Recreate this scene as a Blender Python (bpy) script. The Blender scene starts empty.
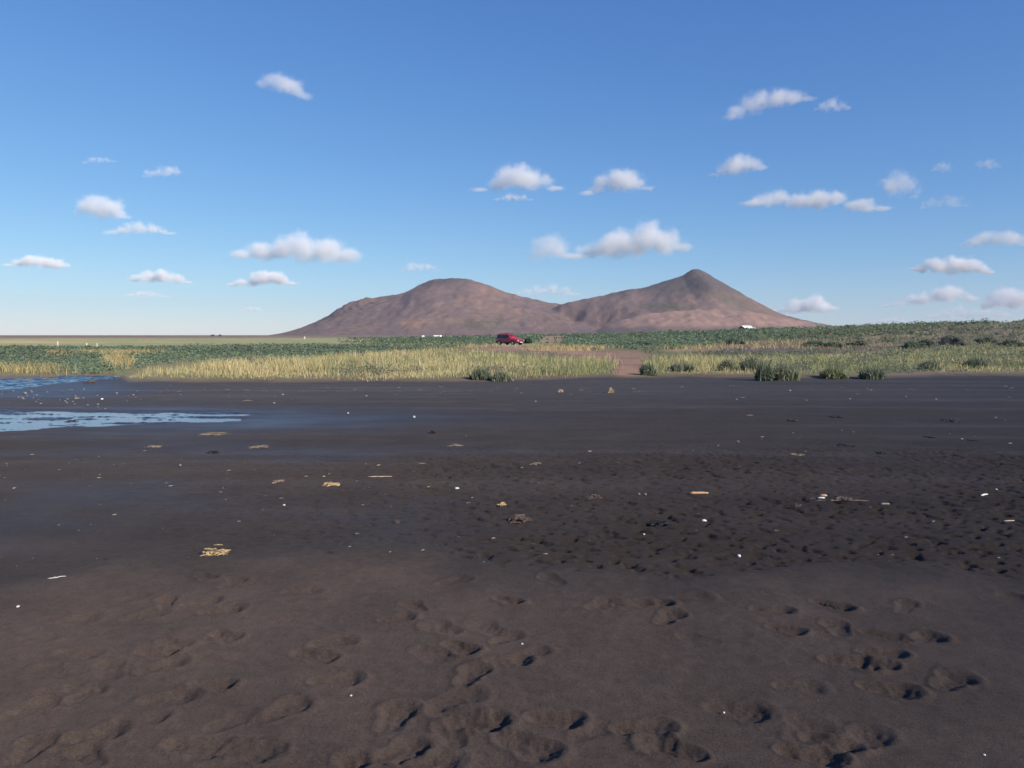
import bpy, math, random
import numpy as np
from mathutils import Vector, Matrix

sc = bpy.context.scene
C = sc.collection
R = math.radians
RNG = np.random.default_rng(7)
random.seed(11)

# ------------------------------------------------------------------ camera, sky, sun, exposure
F = 788.0                      # focal length in pixels at 1024 wide
EYE = 1.6
PITCH = math.atan(49 / F)      # horizon lies at y = 335
cam_d = bpy.data.cameras.new('camera')
cam_d.sensor_width = 36
cam_d.lens = 36 * F / 1024
cam_d.clip_start = 0.05
cam_d.clip_end = 90000
cam = bpy.data.objects.new('camera', cam_d)
C.objects.link(cam)
cam.location = (0, 0, EYE)
cam.rotation_euler = (math.pi / 2 - PITCH, 0, 0)
sc.camera = cam

SUN_EL = R(27)
SUN_AZ = R(130)                # clockwise from the view direction: to the right, a little behind
world = bpy.data.worlds.new('World')
sc.world = world
world.use_nodes = True
nt = world.node_tree
for n in list(nt.nodes):
    nt.nodes.remove(n)
wo = nt.nodes.new('ShaderNodeOutputWorld')
bg = nt.nodes.new('ShaderNodeBackground')
sky = nt.nodes.new('ShaderNodeTexSky')
sky.sky_type = 'NISHITA'
sky.sun_disc = False
sky.sun_elevation = SUN_EL
sky.sun_rotation = SUN_AZ
sky.altitude = 0
sky.air_density = 0.9
sky.dust_density = 0.06
sky.ozone_density = 6.0
bg.inputs['Strength'].default_value = 0.1
# the camera's rendering of sky blue: a small gain and gamma for each channel
sep = nt.nodes.new('ShaderNodeSeparateColor'); com = nt.nodes.new('ShaderNodeCombineColor')
nt.links.new(sky.outputs[0], sep.inputs[0])
for ch, gain, gam in ((0, 0.86, 1.06), (1, 1.18, 0.88), (2, 2.22, 0.60)):
    pw = nt.nodes.new('ShaderNodeMath'); pw.operation = 'POWER'; pw.inputs[1].default_value = gam
    ga = nt.nodes.new('ShaderNodeMath'); ga.operation = 'MULTIPLY'; ga.inputs[1].default_value = gain
    nt.links.new(sep.outputs[ch], pw.inputs[0]); nt.links.new(pw.outputs[0], ga.inputs[0]); nt.links.new(ga.outputs[0], com.inputs[ch])
nt.links.new(com.outputs[0], bg.inputs['Color'])
nt.links.new(bg.outputs[0], wo.inputs['Surface'])

sun_d = bpy.data.lights.new('sun', 'SUN')
sun_d.energy = 5.0
sun_d.angle = R(0.53)
sun_d.color = (1.0, 0.91, 0.80)
sun = bpy.data.objects.new('sun', sun_d)
C.objects.link(sun)
sdir = Vector((math.sin(SUN_AZ) * math.cos(SUN_EL), math.cos(SUN_AZ) * math.cos(SUN_EL), math.sin(SUN_EL)))
sun.rotation_euler = sdir.to_track_quat('Z', 'Y').to_euler()

vs = sc.view_settings
vs.view_transform = 'Standard'
vs.look = 'None'
vs.exposure = 0.22
vs.gamma = 1.0
vs.use_curve_mapping = False
sc.render.engine = 'CYCLES'
sc.cycles.max_bounces = 20
sc.cycles.volume_bounces = 20
sc.cycles.transparent_max_bounces = 12
sc.cycles.use_denoising = True
sc.cycles.volume_step_rate = 1.0
sc.cycles.volume_max_steps = 128

# ------------------------------------------------------------------ small helpers
def pix_ray(px, py):
    u = (px - 512) / F
    v = (384 - py) / F
    return u, math.cos(PITCH) + v * math.sin(PITCH), v * math.cos(PITCH) - math.sin(PITCH)

def gp(px, py, z=0.0):
    """point of the horizontal plane z under pixel (px, py) of the photograph"""
    u, y, w = pix_ray(px, py)
    t = (z - EYE) / w
    return u * t, y * t

def at_dist(px, py, Y):
    u, y, w = pix_ray(px, py)
    t = Y / y
    return u * t, Y, EYE + w * t

def to_pix(X, Y, z=0.0):
    c, s = math.cos(PITCH), math.sin(PITCH)
    dz = z - EYE
    depth = np.maximum(Y * c - dz * s, 1e-3)
    up = Y * s + dz * c
    return 512 + F * X / depth, 384 - F * up / depth

def _hash(ix, iy, seed):
    h = (ix.astype(np.int64) * 374761393 + iy.astype(np.int64) * 668265263 + seed * 974634777) & 0xFFFFFFFF
    h = ((h ^ (h >> 13)) * 1274126177) & 0xFFFFFFFF
    h = ((h ^ (h >> 16)) * 2246822519) & 0xFFFFFFFF
    h = h ^ (h >> 15)
    return h.astype(np.float64) / 4294967295.0

def noise(x, y, seed=0):
    """gradient noise, about -1..1"""
    x = np.asarray(x, float); y = np.asarray(y, float)
    ix = np.floor(x); iy = np.floor(y)
    fx = x - ix; fy = y - iy
    sx = fx * fx * fx * (fx * (fx * 6 - 15) + 10)
    sy = fy * fy * fy * (fy * (fy * 6 - 15) + 10)
    def g(ax, ay):
        a = _hash(ix + ax, iy + ay, seed) * 2 * math.pi
        return np.cos(a) * (fx - ax) + np.sin(a) * (fy - ay)
    n0 = g(0, 0) * (1 - sx) + g(1, 0) * sx
    n1 = g(0, 1) * (1 - sx) + g(1, 1) * sx
    return (n0 * (1 - sy) + n1 * sy) * 1.5

def fbm(x, y, seed=0, oct=4, gain=0.5, lac=2.03):
    t = 0.0; a = 1.0; s = 0.0
    for k in range(oct):
        t = t + a * noise(x, y, seed + k * 17)
        s += a
        a *= gain
        x = x * lac + 3.1; y = y * lac - 1.7
    return t / s

def sstep(a, b, x):
    t = np.clip((x - a) / (b - a), 0, 1)
    return t * t * (3 - 2 * t)

def ramp(x, pts):
    p = np.array(pts, float)
    return np.interp(x, p[:, 0], p[:, 1])

def link(name, me, mat=None, parent=None, smooth=False):
    o = bpy.data.objects.new(name, me)
    C.objects.link(o)
    if mat is not None:
        for m in (mat if isinstance(mat, (list, tuple)) else [mat]):
            me.materials.append(m)
    if parent is not None:
        o.parent = parent
    if smooth:
        me.polygons.foreach_set('use_smooth', [True] * len(me.polygons))
    return o

def np_mesh(name, verts, faces, col=None, colname='col', extra=None):
    """faces: (M, k) array of vertex ids"""
    me = bpy.data.meshes.new(name)
    nv = len(verts); m, k = faces.shape
    me.vertices.add(nv)
    me.vertices.foreach_set('co', np.ascontiguousarray(verts, dtype=np.float32).ravel())
    me.loops.add(m * k)
    me.loops.foreach_set('vertex_index', np.ascontiguousarray(faces, dtype=np.int32).ravel())
    me.polygons.add(m)
    me.polygons.foreach_set('loop_start', np.arange(0, m * k, k, dtype=np.int32))
    me.update(calc_edges=True)
    if col is not None:
        a = me.attributes.new(colname, 'FLOAT_COLOR', 'POINT')
        c4 = np.ones((nv, 4), np.float32)
        c4[:, :3] = col
        a.data.foreach_set('color', c4.ravel())
    for nm, arr in (extra or {}).items():
        a = me.attributes.new(nm, 'FLOAT', 'POINT')
        a.data.foreach_set('value', np.ascontiguousarray(arr, dtype=np.float32))
    me.validate()
    return me

class MB:
    """collects simple solids into one mesh"""
    def __init__(self):
        self.v = []; self.f = []
    def add(self, vs, fs):
        b = len(self.v)
        self.v += [tuple(p) for p in vs]
        self.f += [tuple(i + b for i in f) for f in fs]
    def box(self, c, s, rot=None, taper=(1, 1)):
        hx, hy, hz = s[0] / 2, s[1] / 2, s[2] / 2
        P = []
        for z, t in ((-hz, (1, 1)), (hz, taper)):
            for x, y in ((-hx, -hy), (hx, -hy), (hx, hy), (-hx, hy)):
                p = Vector((x * t[0], y * t[1], z))
                if rot is not None:
                    p = rot @ p
                P.append(p + Vector(c))
        self.add(P, [(0, 3, 2, 1), (4, 5, 6, 7), (0, 1, 5, 4), (1, 2, 6, 5), (2, 3, 7, 6), (3, 0, 4, 7)])
    def tube(self, pts, radii, seg=7):
        n = len(pts)
        pts = [Vector(p) for p in pts]
        base = len(self.v)
        for i, p in enumerate(pts):
            d = (pts[min(i + 1, n - 1)] - pts[max(i - 1, 0)])
            d = d.normalized() if d.length > 1e-9 else Vector((0, 0, 1))
            a = d.orthogonal().normalized()
            b = d.cross(a)
            for k in range(seg):
                t = 2 * math.pi * k / seg
                self.v.append(tuple(p + (a * math.cos(t) + b * math.sin(t)) * radii[i]))
        for i in range(n - 1):
            for k in range(seg):
                k2 = (k + 1) % seg
                self.f.append((base + i * seg + k, base + i * seg + k2, base + (i + 1) * seg + k2, base + (i + 1) * seg + k))
        self.f.append(tuple(base + k for k in reversed(range(seg))))
        self.f.append(tuple(base + (n - 1) * seg + k for k in range(seg)))
    def prism(self, poly, axis_pts0, axis_pts1):
        pass
    def mesh(self, name):
        me = bpy.data.meshes.new(name)
        me.from_pydata(self.v, [], self.f)
        me.update()
        return me
    def build(self, name, mat, parent=None, smooth=False, loc=None):
        o = link(name, self.mesh(name), mat, parent, smooth)
        if loc is not None:
            o.location = loc
        return o

def tag(o, label=None, cat=None, group=None, kind=None):
    if label: o['label'] = label
    if cat: o['category'] = cat
    if group: o['group'] = group
    if kind: o['kind'] = kind
    return o

def empty(name, loc, rz=0.0):
    o = bpy.data.objects.new(name, None)
    C.objects.link(o)
    o.location = loc
    o.rotation_euler = (0, 0, rz)
    o.empty_display_size = 0.2
    return o

def dup(o, loc=None, rz=None, scale=None, label=None, parent=None):
    c = o.copy()
    C.objects.link(c)
    if parent is not None: c.parent = parent
    if loc is not None: c.location = loc
    if rz is not None: c.rotation_euler = (0, 0, rz)
    if scale is not None: c.scale = scale
    if label: c['label'] = label
    for ch in list(o.children):
        dup(ch, parent=c)
    return c

# ------------------------------------------------------------------ materials
def new_mat(name):
    m = bpy.data.materials.new(name)
    m.use_nodes = True
    n = m.node_tree.nodes
    return m, n, m.node_tree.links, n['Principled BSDF']

def plain(name, col, rough=0.6, metal=0.0, var=0.15, scale=8.0, coat=0.0, bump=0.0):
    m, n, l, b = new_mat(name)
    tc = n.new('ShaderNodeTexCoord')
    nz = n.new('ShaderNodeTexNoise'); nz.inputs['Scale'].default_value = scale; nz.inputs['Detail'].default_value = 6
    l.new(tc.outputs['Object'], nz.inputs['Vector'])
    mr = n.new('ShaderNodeMapRange')
    mr.inputs['To Min'].default_value = 1 - var; mr.inputs['To Max'].default_value = 1 + var
    mr.inputs['From Min'].default_value = 0.3; mr.inputs['From Max'].default_value = 0.7
    l.new(nz.outputs['Fac'], mr.inputs['Value'])
    mx = n.new('ShaderNodeVectorMath'); mx.operation = 'SCALE'
    mx.inputs[0].default_value = col
    l.new(mr.outputs[0], mx.inputs['Scale'])
    l.new(mx.outputs[0], b.inputs['Base Color'])
    b.inputs['Roughness'].default_value = rough
    b.inputs['Metallic'].default_value = metal
    if coat:
        b.inputs['Coat Weight'].default_value = coat
        b.inputs['Coat Roughness'].default_value = 0.05
    if bump:
        bp = n.new('ShaderNodeBump'); bp.inputs['Strength'].default_value = bump; bp.inputs['Distance'].default_value = 0.01
        l.new(nz.outputs['Fac'], bp.inputs['Height']); l.new(bp.outputs[0], b.inputs['Normal'])
    return m

def attr_leaf(name, rough=0.6, trans=0.25):
    """foliage whose own leaf colours are stored per blade or leaf"""
    m, n, l, b = new_mat(name)
    a = n.new('ShaderNodeAttribute'); a.attribute_name = 'col'
    l.new(a.outputs['Color'], b.inputs['Base Color'])
    b.inputs['Roughness'].default_value = rough
    b.inputs['Specular IOR Level'].default_value = 0.25
    tr = n.new('ShaderNodeBsdfTranslucent')
    l.new(a.outputs['Color'], tr.inputs['Color'])
    mx = n.new('ShaderNodeMixShader'); mx.inputs[0].default_value = trans
    l.new(b.outputs[0], mx.inputs[1]); l.new(tr.outputs[0], mx.inputs[2])
    l.new(mx.outputs[0], n['Material Output'].inputs['Surface'])
    return m

M_LEAF = attr_leaf('leaves', 0.55, 0.42)
M_GRASS = attr_leaf('grass_blades', 0.6, 0.3)
M_STEM = plain('brown_stem', (0.10, 0.07, 0.045), 0.8, scale=30)
M_STRAW = plain('dry_straw', (0.44, 0.31, 0.155), 0.6, var=0.65, scale=110)
M_STRAW2 = plain('old_straw', (0.19, 0.145, 0.10), 0.7, var=0.35, scale=60)
M_WOOD = plain('bleached_wood', (0.40, 0.31, 0.22), 0.75, var=0.3, scale=40, bump=0.3)
M_TAN = plain('tan_wood', (0.46, 0.27, 0.15), 0.75, var=0.3, scale=40, bump=0.3)
M_WHITE = plain('white_stone', (0.66, 0.65, 0.62), 0.6, var=0.12, scale=30, bump=0.2)
M_PALE = plain('pale_stone', (0.21, 0.19, 0.165), 0.7, var=0.25, scale=40, bump=0.2)
M_DULL = plain('dull_white_stone', (0.50, 0.48, 0.44), 0.7, var=0.2, scale=30, bump=0.2)
M_WEED = plain('dark_seaweed', (0.016, 0.013, 0.012), 0.5, var=0.4, scale=40)
M_BROWNWEED = plain('brown_seaweed', (0.09, 0.06, 0.045), 0.6, var=0.4, scale=40)

# ------------------------------------------------------------------ terrain
# a long low lift of the plain towards the right, a slighter one in the middle
def lift(X, Y):
    a = np.degrees(np.arctan2(X, np.maximum(Y, 1.0)))
    d = np.hypot(X, Y)
    top = ramp(a, [(-90, 0.15), (-12, 0.2), (-8, 0.35), (-3, 0.6), (2, 0.95), (5, 1.2), (12, 1.7), (19, 2.3), (25, 2.9), (33, 3.5), (60, 3.7), (90, 3.7)])
    nearpart = sstep(105, 225, d) * (1 - .0 * a) + sstep(60, 200, d) * sstep(8, 20, a)
    nearpart = np.minimum(nearpart, 1.0)
    fade = 1 - 0.75 * sstep(300, 900, d) * sstep(-4, 10, a)
    return top * nearpart * fade

def edge_dist(px):
    """distance of the vegetation edge, by direction"""
    return 1261.0 / (ramp(px, [(-900, 377.0), (0, 377.5), (40, 376.5), (80, 375), (112, 375.5), (128, 381), (250, 381.5), (420, 381.5), (520, 380), (600, 377.5), (700, 377.5), (800, 378), (1024, 376.5), (1900, 376)]) - 335.0)

def ell(px, py, cx, cy, rx, ry, soft=0.35):
    q = np.sqrt(((px - cx) / rx) ** 2 + ((py - cy) / ry) ** 2)
    return 1 - sstep(1 - soft, 1 + soft, q)

def puddle_mask(X, Y):
    px, py = to_pix(X, Y)
    wob = fbm(X * 0.35, Y * 0.7, 31, 3) + .5 * fbm(X * 1.6, Y * 4.0, 32, 3)
    top = ramp(px, [(-800, 402), (0, 408), (120, 411), (250, 412.5), (330, 414), (400, 416)]) + wob * 2.0
    bot = ramp(px, [(-800, 438), (0, 430.5), (120, 425), (230, 421), (310, 417.5), (400, 416)]) + wob * 2.2
    return sstep(-1.2, 1.6, np.minimum(py - top, bot - py)) * (1 - sstep(215, 300, px + 25 * wob))

def stream_mask(X, Y):
    px, py = to_pix(X, Y)
    wob = fbm(X * 0.3, Y * 0.5, 37, 3)
    top = ramp(px, [(-900, 376), (0, 377.0), (40, 376), (80, 374.5), (112, 375), (140, 377)]) + wob * 0.6
    bot = ramp(px, [(-900, 400), (0, 390), (30, 386.5), (70, 381.5), (100, 378.5), (125, 377), (140, 376.5)]) + wob * 1.2
    return sstep(-0.8, 0.9, np.minimum(py - top, bot - py)) * (1 - sstep(118, 135, px))

def veg_in(X, Y):
    """0 on the beach, 1 where the grassland has begun"""
    px, _ = to_pix(X, np.maximum(Y, 1.0))
    d = np.hypot(X, Y)
    e = edge_dist(px) + 1.3 * fbm(X * 0.25, Y * 0.25, 5, 3)
    return sstep(-0.6, 0.9, Y - e) * (Y > 5)

def bare_mask(X, Y):
    """bare earth inside the grassland: the track to the beach and the blow-outs"""
    px, py = to_pix(X, np.maximum(Y, 1.0))
    w = fbm(X * 0.13, Y * 0.13, 9, 4)
    px2 = px + 14 * w; py2 = py + 1.4 * w
    m = ell(px2, py2, 610, 358, 42, 6.5)
    m = np.maximum(m, ell(px2, py2, 627, 369, 17, 12))
    m = np.maximum(m, ell(px2, py2, 565, 353, 36, 3.6))
    m = np.maximum(m, ell(px2, py2, 512, 349.2, 48, 3.2))
    m = np.maximum(m, ell(px2, py2, 552, 343.5, 14, 4.5))
    m = np.maximum(m, ell(px2, py2, 760, 350.5, 75, 2.6))
    m = np.maximum(m, ell(px2, py2, 850, 351.2, 75, 2.0))
    m = np.maximum(m, 0.9 * ell(px2, py2, 690, 351.5, 30, 1.6))
    return m

def base_z(X, Y):
    """height of the ground without its small marks"""
    d = np.hypot(X, Y)
    v = veg_in(X, Y)
    z = lift(X, Y)
    z = z + 0.03 * fbm(X * 0.12, Y * 0.25, 2, 3) * sstep(3, 9, d) * (1 - sstep(11, 14, d) * (1 - sstep(36, 40, d)) * sstep(2, -1, X))
    z = z + v * (0.10 + 0.16 * fbm(X * 0.11, Y * 0.11, 3, 4) * sstep(28, 45, d))
    z = z + v * 0.55 * sstep(90, 200, d) * fbm(X * 0.02, Y * 0.02, 4, 4) * (1 - sstep(500, 900, d))
    p = puddle_mask(X, Y); s = stream_mask(X, Y)
    isl = fbm(X * 0.6, Y * 3.0, 41, 5) + .35 * fbm(X * 3.0, Y * 9.0, 42, 3)
    z = z - p * (0.036 - 0.034 * sstep(-.05, 0.5, isl))
    z = z - s * (0.13 - 0.075 * sstep(0.2, 0.6, fbm(X * 0.4, Y * 0.9, 43, 4)))
    return z

def gz(X, Y):
    return float(base_z(np.array([X]), np.array([Y]))[0])

# -- the boundary of the dry, trodden sand in front
def near_lip(px):
    return ramp(px, [(-600, 590), (0, 580), (60, 572), (120, 560), (220, 556), (340, 546), (420, 545), (470, 560), (560, 572), (700, 574), (850, 562), (940, 566), (1024, 585), (1600, 600)])

PRINTS = [  # (px, py, size, deep)
 (452,583,.8,.6),(554,583,.9,.7),(506,602,.7,1),(489,612,1,1.1),(395,620,1,.9),(444,630,.8,.9),(489,630,.9,.6),(549,634,1.2,1),
 (619,645,1.1,1.1),(379,648,1.3,.8),(459,649,1,1.1),(506,663,1,1),(470,679,1.1,1),(581,682,1.3,1.0),(385,679,1.3,.7),(455,701,.8,.7),
 (452,716,1.1,.8),(474,723,1.2,1.1),(552,721,1.6,1.0),(524,747,1.6,1.1),(452,737,1,.7),(394,720,.9,.9),(362,744,1,.7),(398,754,1.2,.9),
 (640,731,1.1,.9),(671,726,1.1,1),(675,752,1.3,1.2),(602,608,1,.9),(652,606,.8,1),(668,620,.8,1),(631,606,.6,.8),
 (144,617,1.1,.8),(167,605,.8,.8),(200,605,.8,.8),(220,612,.9,1),(80,620,.7,.6),(224,638,.8,.9),(77,655,1,.6),(155,653,1.2,.9),(172,645,.8,.8),
 (160,667,.9,.9),(53,673,.8,.5),(166,700,1.4,1),(210,687,.6,.9),(28,710,1.2,.7),(60,692,.7,.6),(80,697,.7,.7),(312,658,1.4,.9),
 (330,645,1.1,.9),(334,682,1,1),(325,706,1.4,.9),(280,714,1.2,.8),(90,738,1,1),(30,752,.9,.9),(194,750,1.3,.8),(249,754,1.2,1),(90,758,.9,.8),
 (830,606,1.3,.9),(770,611,1,.8),(757,626,1,1.2),(784,630,.8,.9),(838,630,1,.8),(882,636,1.2,1),(921,640,1.3,.9),(847,664,1.4,1.2),(877,670,.8,1.1),
 (880,655,1,.8),(747,685,1.5,1.1),(734,711,1.5,.8),(826,694,1.3,.9),(886,692,1.2,1.1),(887,717,1.4,1.1),(951,685,1.1,1),(797,690,1.3,.5),
 (863,742,1.4,.8),(827,742,1.2,.9),(807,757,1.5,1.1),(805,733,1.1,.5),(232,585,.9,.7),(205,578,.8,.9),(300,592,1,.7),(130,600,.8,.5),(400,690,1,.5),
 (430,655,.9,.6),(300,640,.9,.6),(270,690,1.1,.5),(230,725,1.1,.5),(140,720,1.2,.5),(35,640,1,.4),(110,672,1,.5),(425,763,1.2,.8),(350,772,1.3,.8),
 (560,785,1.3,1),(640,800,1.4,1),(720,790,1.3,.9),(470,800,1.4,1),(300,800,1.4,.9),(180,800,1.4,.9),(900,800,1.4,.9),(1010,640,1,.5),(985,730,1.2,.5),
 (700,640,.8,.4),(690,600,1,.5),(735,604,.9,.6),(905,610,.9,.5),(1000,600,.9,.5),(590,735,1,.35),(505,640,.6,.6),(530,655,.6,.5),(415,608,.8,.7),(360,600,.9,.7),
]

def near_detail(X, Y):
    """footprints, pock marks and small swells of the near sand; also returns the dry and pocked shares"""
    px, py = to_pix(X, Y)
    d = np.hypot(X, Y)
    wob = fbm(X * 1.1, Y * 1.1, 21, 4)
    lip = near_lip(px) + 9 * wob
    dry = sstep(-7, 9, py - lip)
    z = 0.022 * dry * (1 - 0.6 * sstep(6, 60, py - lip))           # low lip where the dry sand begins
    z += dry * (0.020 * fbm(X * 1.3, Y * 1.3, 22, 4) + 0.005 * fbm(X * 9, Y * 9, 23, 4) * (.4 + sstep(-.2, .4, fbm(X * .8, Y * .8, 24, 2))))
    # pocked, wind-rippled flat behind
    pock = sstep(330, 480, px + 60 * fbm(X * .5, Y * .5, 25, 3)) * sstep(440, 462, py + 8 * wob) * (1 - dry)
    pock = pock * (0.55 + 0.45 * sstep(-0.25, 0.25, fbm(X * 0.55, Y * 0.8, 26, 3)))
    pock = np.maximum(pock, 0.45 * sstep(440, 470, py) * (1 - dry) * sstep(40, 330, px))
    u = X * 0.88 + Y * 0.47; v = -X * 0.47 + Y * 0.88
    uu = X * .97 + Y * .26; vv_ = -X * .26 + Y * .97
    wv = .35 * noise(X * 1.7, Y * 1.7, 35)
    pn = noise(uu * 6.5 + wv, vv_ * 11.0 + wv, 27) + .55 * noise(uu * 13 + 3, vv_ * 19, 28)
    pits = sstep(0.12, 0.50, pn)
    big = sstep(0.45, 0.8, noise(u * 4.6, v * 7.0, 38))
    rip = np.abs(noise(uu * 2.4 + wv, vv_ * 12.0 + 2 * wv, 29))
    z += pock * (-0.025 * pits - 0.024 * big + 0.014 * rip)
    z += (1 - dry) * 0.0025 * fbm(X * 5, Y * 5, 30, 3)
    # sparse pits along the lip
    z -= 0.03 * sstep(0.62, 0.85, noise(X * 7, Y * 7, 33)) * np.exp(-((py - lip + 8) / 16.0) ** 2) * sstep(0, .3, noise(X * .9, Y * .9, 34))
    # footprints
    rg = random.Random(5)
    near = np.where(d < 8.5)[0]
    xn, yn = X[near], Y[near]
    dz = np.zeros(len(near))
    for (ax, ay, s, deep) in PRINTS:
        if rg.random() < .20 and ax > 250:
            continue
        s = s * .86
        cx, cy = gp(ax, ay)
        th = R(rg.uniform(-45, 60)) if rg.random() < .8 else R(rg.uniform(70, 150))
        L = 0.106 * (0.8 + 0.25 * s) * rg.uniform(.88, 1.12)
        W = 0.046 * (0.8 + 0.25 * s) * rg.uniform(.85, 1.2)
        sel = np.where((np.abs(xn - cx) < 0.4) & (np.abs(yn - cy) < 0.4))[0]
        if not len(sel):
            continue
        qx, qy = xn[sel] - cx, yn[sel] - cy
        wx = 0.012 * fbm(qx * 11 + ax, qy * 11 + ay, 51, 3); wy = 0.012 * fbm(qx * 11 - ax, qy * 11 + ay, 52, 3)
        a = (qx + wx) * math.cos(th) + (qy + wy) * math.sin(th)
        b = -(qx + wx) * math.sin(th) + (qy + wy) * math.cos(th)
        ta = np.clip(a / (L * .62), -1, 1)
        wloc = W * (1.0 + .22 * ta) * (1 - .18 * np.exp(-(ta / .35) ** 2))
        q = np.sqrt((np.abs(a - ta * L * .62) / wloc) ** 2 + (b / wloc) ** 2) * .85
        heel = np.sqrt(((a + L * .62) / (L * .42)) ** 2 + (b / (W * .95)) ** 2) if rg.random() < .3 else np.full_like(a, 9.0)
        soft = rg.random() < .7
        deep = deep * (.88 + (.14 if soft else .30) * np.clip(ta, -1, 1))
        depth = 0.023 * deep * (0.75 + 0.25 * min(s, 1.2))
        pit = -depth * (1 - (sstep(0.30, 1.30, q) if soft else sstep(0.55, 1.12, q))) - 0.010 * deep * (1 - sstep(.3, 1.0, heel))
        rim = 0.006 * deep * np.exp(-((q - 1.36) / 0.24) ** 2)
        # sand pushed up as a soft heap at the toe
        push = 0.010 * deep * np.exp(-(((a - L * 1.15) / (L * .35)) ** 2 + (b / (W * 1.2)) ** 2))
        rough = 0.009 * deep * fbm(qx * 28, qy * 28, int(ax) + 60, 2) * np.exp(-(q / 1.3) ** 2)
        dz[sel] += pit + rim + push + rough
    z[near] += np.maximum(dz, -0.036)
    return z, dry, pock

# polar grid round the camera: fine where the lens looks, coarse elsewhere
fine = np.radians(np.arange(-38, 38.001, 0.115))
mid1 = np.radians(np.arange(-60, -38.01, 0.9)); mid2 = np.radians(np.arange(38.9, 60.01, 0.9))
rest = np.radians(np.arange(63, 298, 4.0))
az = np.concatenate([mid1, fine, mid2, rest])
rr = [0.25]
while rr[-1] < 7000:
    r = rr[-1]
    if r < 2.2: k = 1.09
    elif r < 10: k = 1.0030
    elif r < 34: k = 1.0045
    elif r < 300: k = 1.012
    else: k = 1.05
    rr.append(r * k)
rr = np.array(rr)
nA, nR = len(az), len(rr)
RRg, AZ = np.meshgrid(rr, az, indexing='ij')
GX = (RRg * np.sin(AZ)).ravel(); GY = (RRg * np.cos(AZ)).ravel()
GZ = base_z(GX, GY)
GD = RRg.ravel()
infront = (GY > 0.5) & (GD < 40)
idx = np.where(infront)[0]
dzn, dryn, pockn = near_detail(GX[idx], GY[idx])
beach = 1 - veg_in(GX, GY)
GZ[idx] += dzn * beach[idx] * (1 - puddle_mask(GX[idx], GY[idx])) * (1 - stream_mask(GX[idx], GY[idx]))
dry = np.zeros_like(GX); dry[idx] = dryn
back = np.where(~infront & (GD < 40))[0]
dry[back] = 1.0

# own colours of the ground, by what lies there; pocked sand also carries painted shade
PX, PY = to_pix(GX, np.maximum(GY, 0.5))
fr = GY > 0.5
n1 = fbm(GX * 0.35, GY * 0.7, 71, 5)
n2 = fbm(GX * 2.2, GY * 2.2, 72, 4)
drys = np.clip(dry * sstep(-14, 46, PY - near_lip(PX) + 14 * n2) + (GY < .5), 0, 1)
def mixc(a, b, t):
    return a * (1 - t[:, None]) + np.array(b)[None, :] * t[:, None]
col = np.tile(np.array((0.037, 0.0300, 0.0268)), (len(GX), 1))
col = mixc(col, (0.068, 0.0495, 0.0405), np.clip(drys * (0.8 + 0.35 * n2), 0, 1))
pk = np.zeros_like(GX); pk[idx] = pockn
col = mixc(col, (0.032, 0.0238, 0.0195), np.clip(pk * sstep(300, 700, PX), 0, 1))  # weaker light and pock shade toward the right, painted into the colour
band = ell(PX, PY, 560, 478, 520, 16, .6) * (GD < 40) * fr
col = mixc(col, (0.043, 0.0325, 0.0275), np.clip(band * (.6 + .8 * n1), 0, .8))
col = mixc(col, (0.045, 0.041, 0.042), np.clip(sstep(16, 24, GD) * (1 - .5 * n1), 0, 1))
wetm = np.zeros_like(GX)
pud = puddle_mask(GX, GY); stm = stream_mask(GX, GY)
wet_band = .85 * ell(PX, PY, 150, 419, 320, 14, .6) * (GD < 40) * fr
damp = np.clip(sstep(0.0, 0.55, fbm(GX * .3, GY * .6, 74, 4) + .25) * (1 - dry) * sstep(600, 300, PX) * fr * (GD < 16), 0, 1)
shore = ell(PX, PY, 20, 388, 130, 12, .5) * fr * (GD < 45)
wetm = np.clip(np.maximum.reduce([pud, stm, wet_band * (.75 + .5 * n1), shore * .7, damp * .35]), 0, 1)
col = mixc(col, (0.022, 0.021, 0.024), np.clip(wetm * 0.85, 0, 1))
tide = fbm(GX * .10 + .3 * GY, GY * .9, 61, 5)
col = col * (1 + .30 * tide * beach * (1 - dry) * (GY > 0))[:, None]
ln = np.exp(-((fbm(GX * .06, GY * .30, 62, 3) * 6) % 1.0 - .5) ** 2 / .008) * sstep(9, 13, GD) * (1 - sstep(26, 29, GD)) * beach
col = col * (1 + .16 * ln)[:, None]
wetm = np.clip(wetm + .22 * sstep(.1, .5, tide) * (1 - dry) * beach * (GD < 40), 0, 1)
# grassland soils
v = 1 - beach
nb = fbm(GX * 0.05, GY * 0.05, 75, 5); nb2 = fbm(GX * 0.3, GY * 0.3, 76, 4)
soil = np.tile(np.array((0.16, 0.125, 0.075)), (len(GX), 1))
soil = mixc(soil, (0.10, 0.11, 0.05), np.clip(.5 + 1.3 * nb, 0, 1))
lup_soil = sstep(0.25, .75, sstep(346.5, 343, PY) + 0)
soil = mixc(soil, (0.09, 0.12, 0.06), np.clip(lup_soil * fr * sstep(860, 780, PX), 0, 1))
soil = mixc(soil, (0.21, 0.165, 0.12), np.clip(sstep(780, 880, PX) * fr * (.6 + .8 * nb2), 0, 1))
bm = bare_mask(GX, GY) * fr
earth = np.tile(np.array((0.25, 0.155, 0.105)), (len(GX), 1))
earth = mixc(earth, (0.16, 0.105, 0.085), np.clip(.45 + 1.2 * nb2, 0, 1))
earth = mixc(earth, (0.34, 0.23, 0.13), np.clip(ell(PX, PY, 565, 349.5, 40, 2.6) * fr + ell(PX, PY, 700, 351.5, 30, 1.5) * fr * .5, 0, 1))
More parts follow.
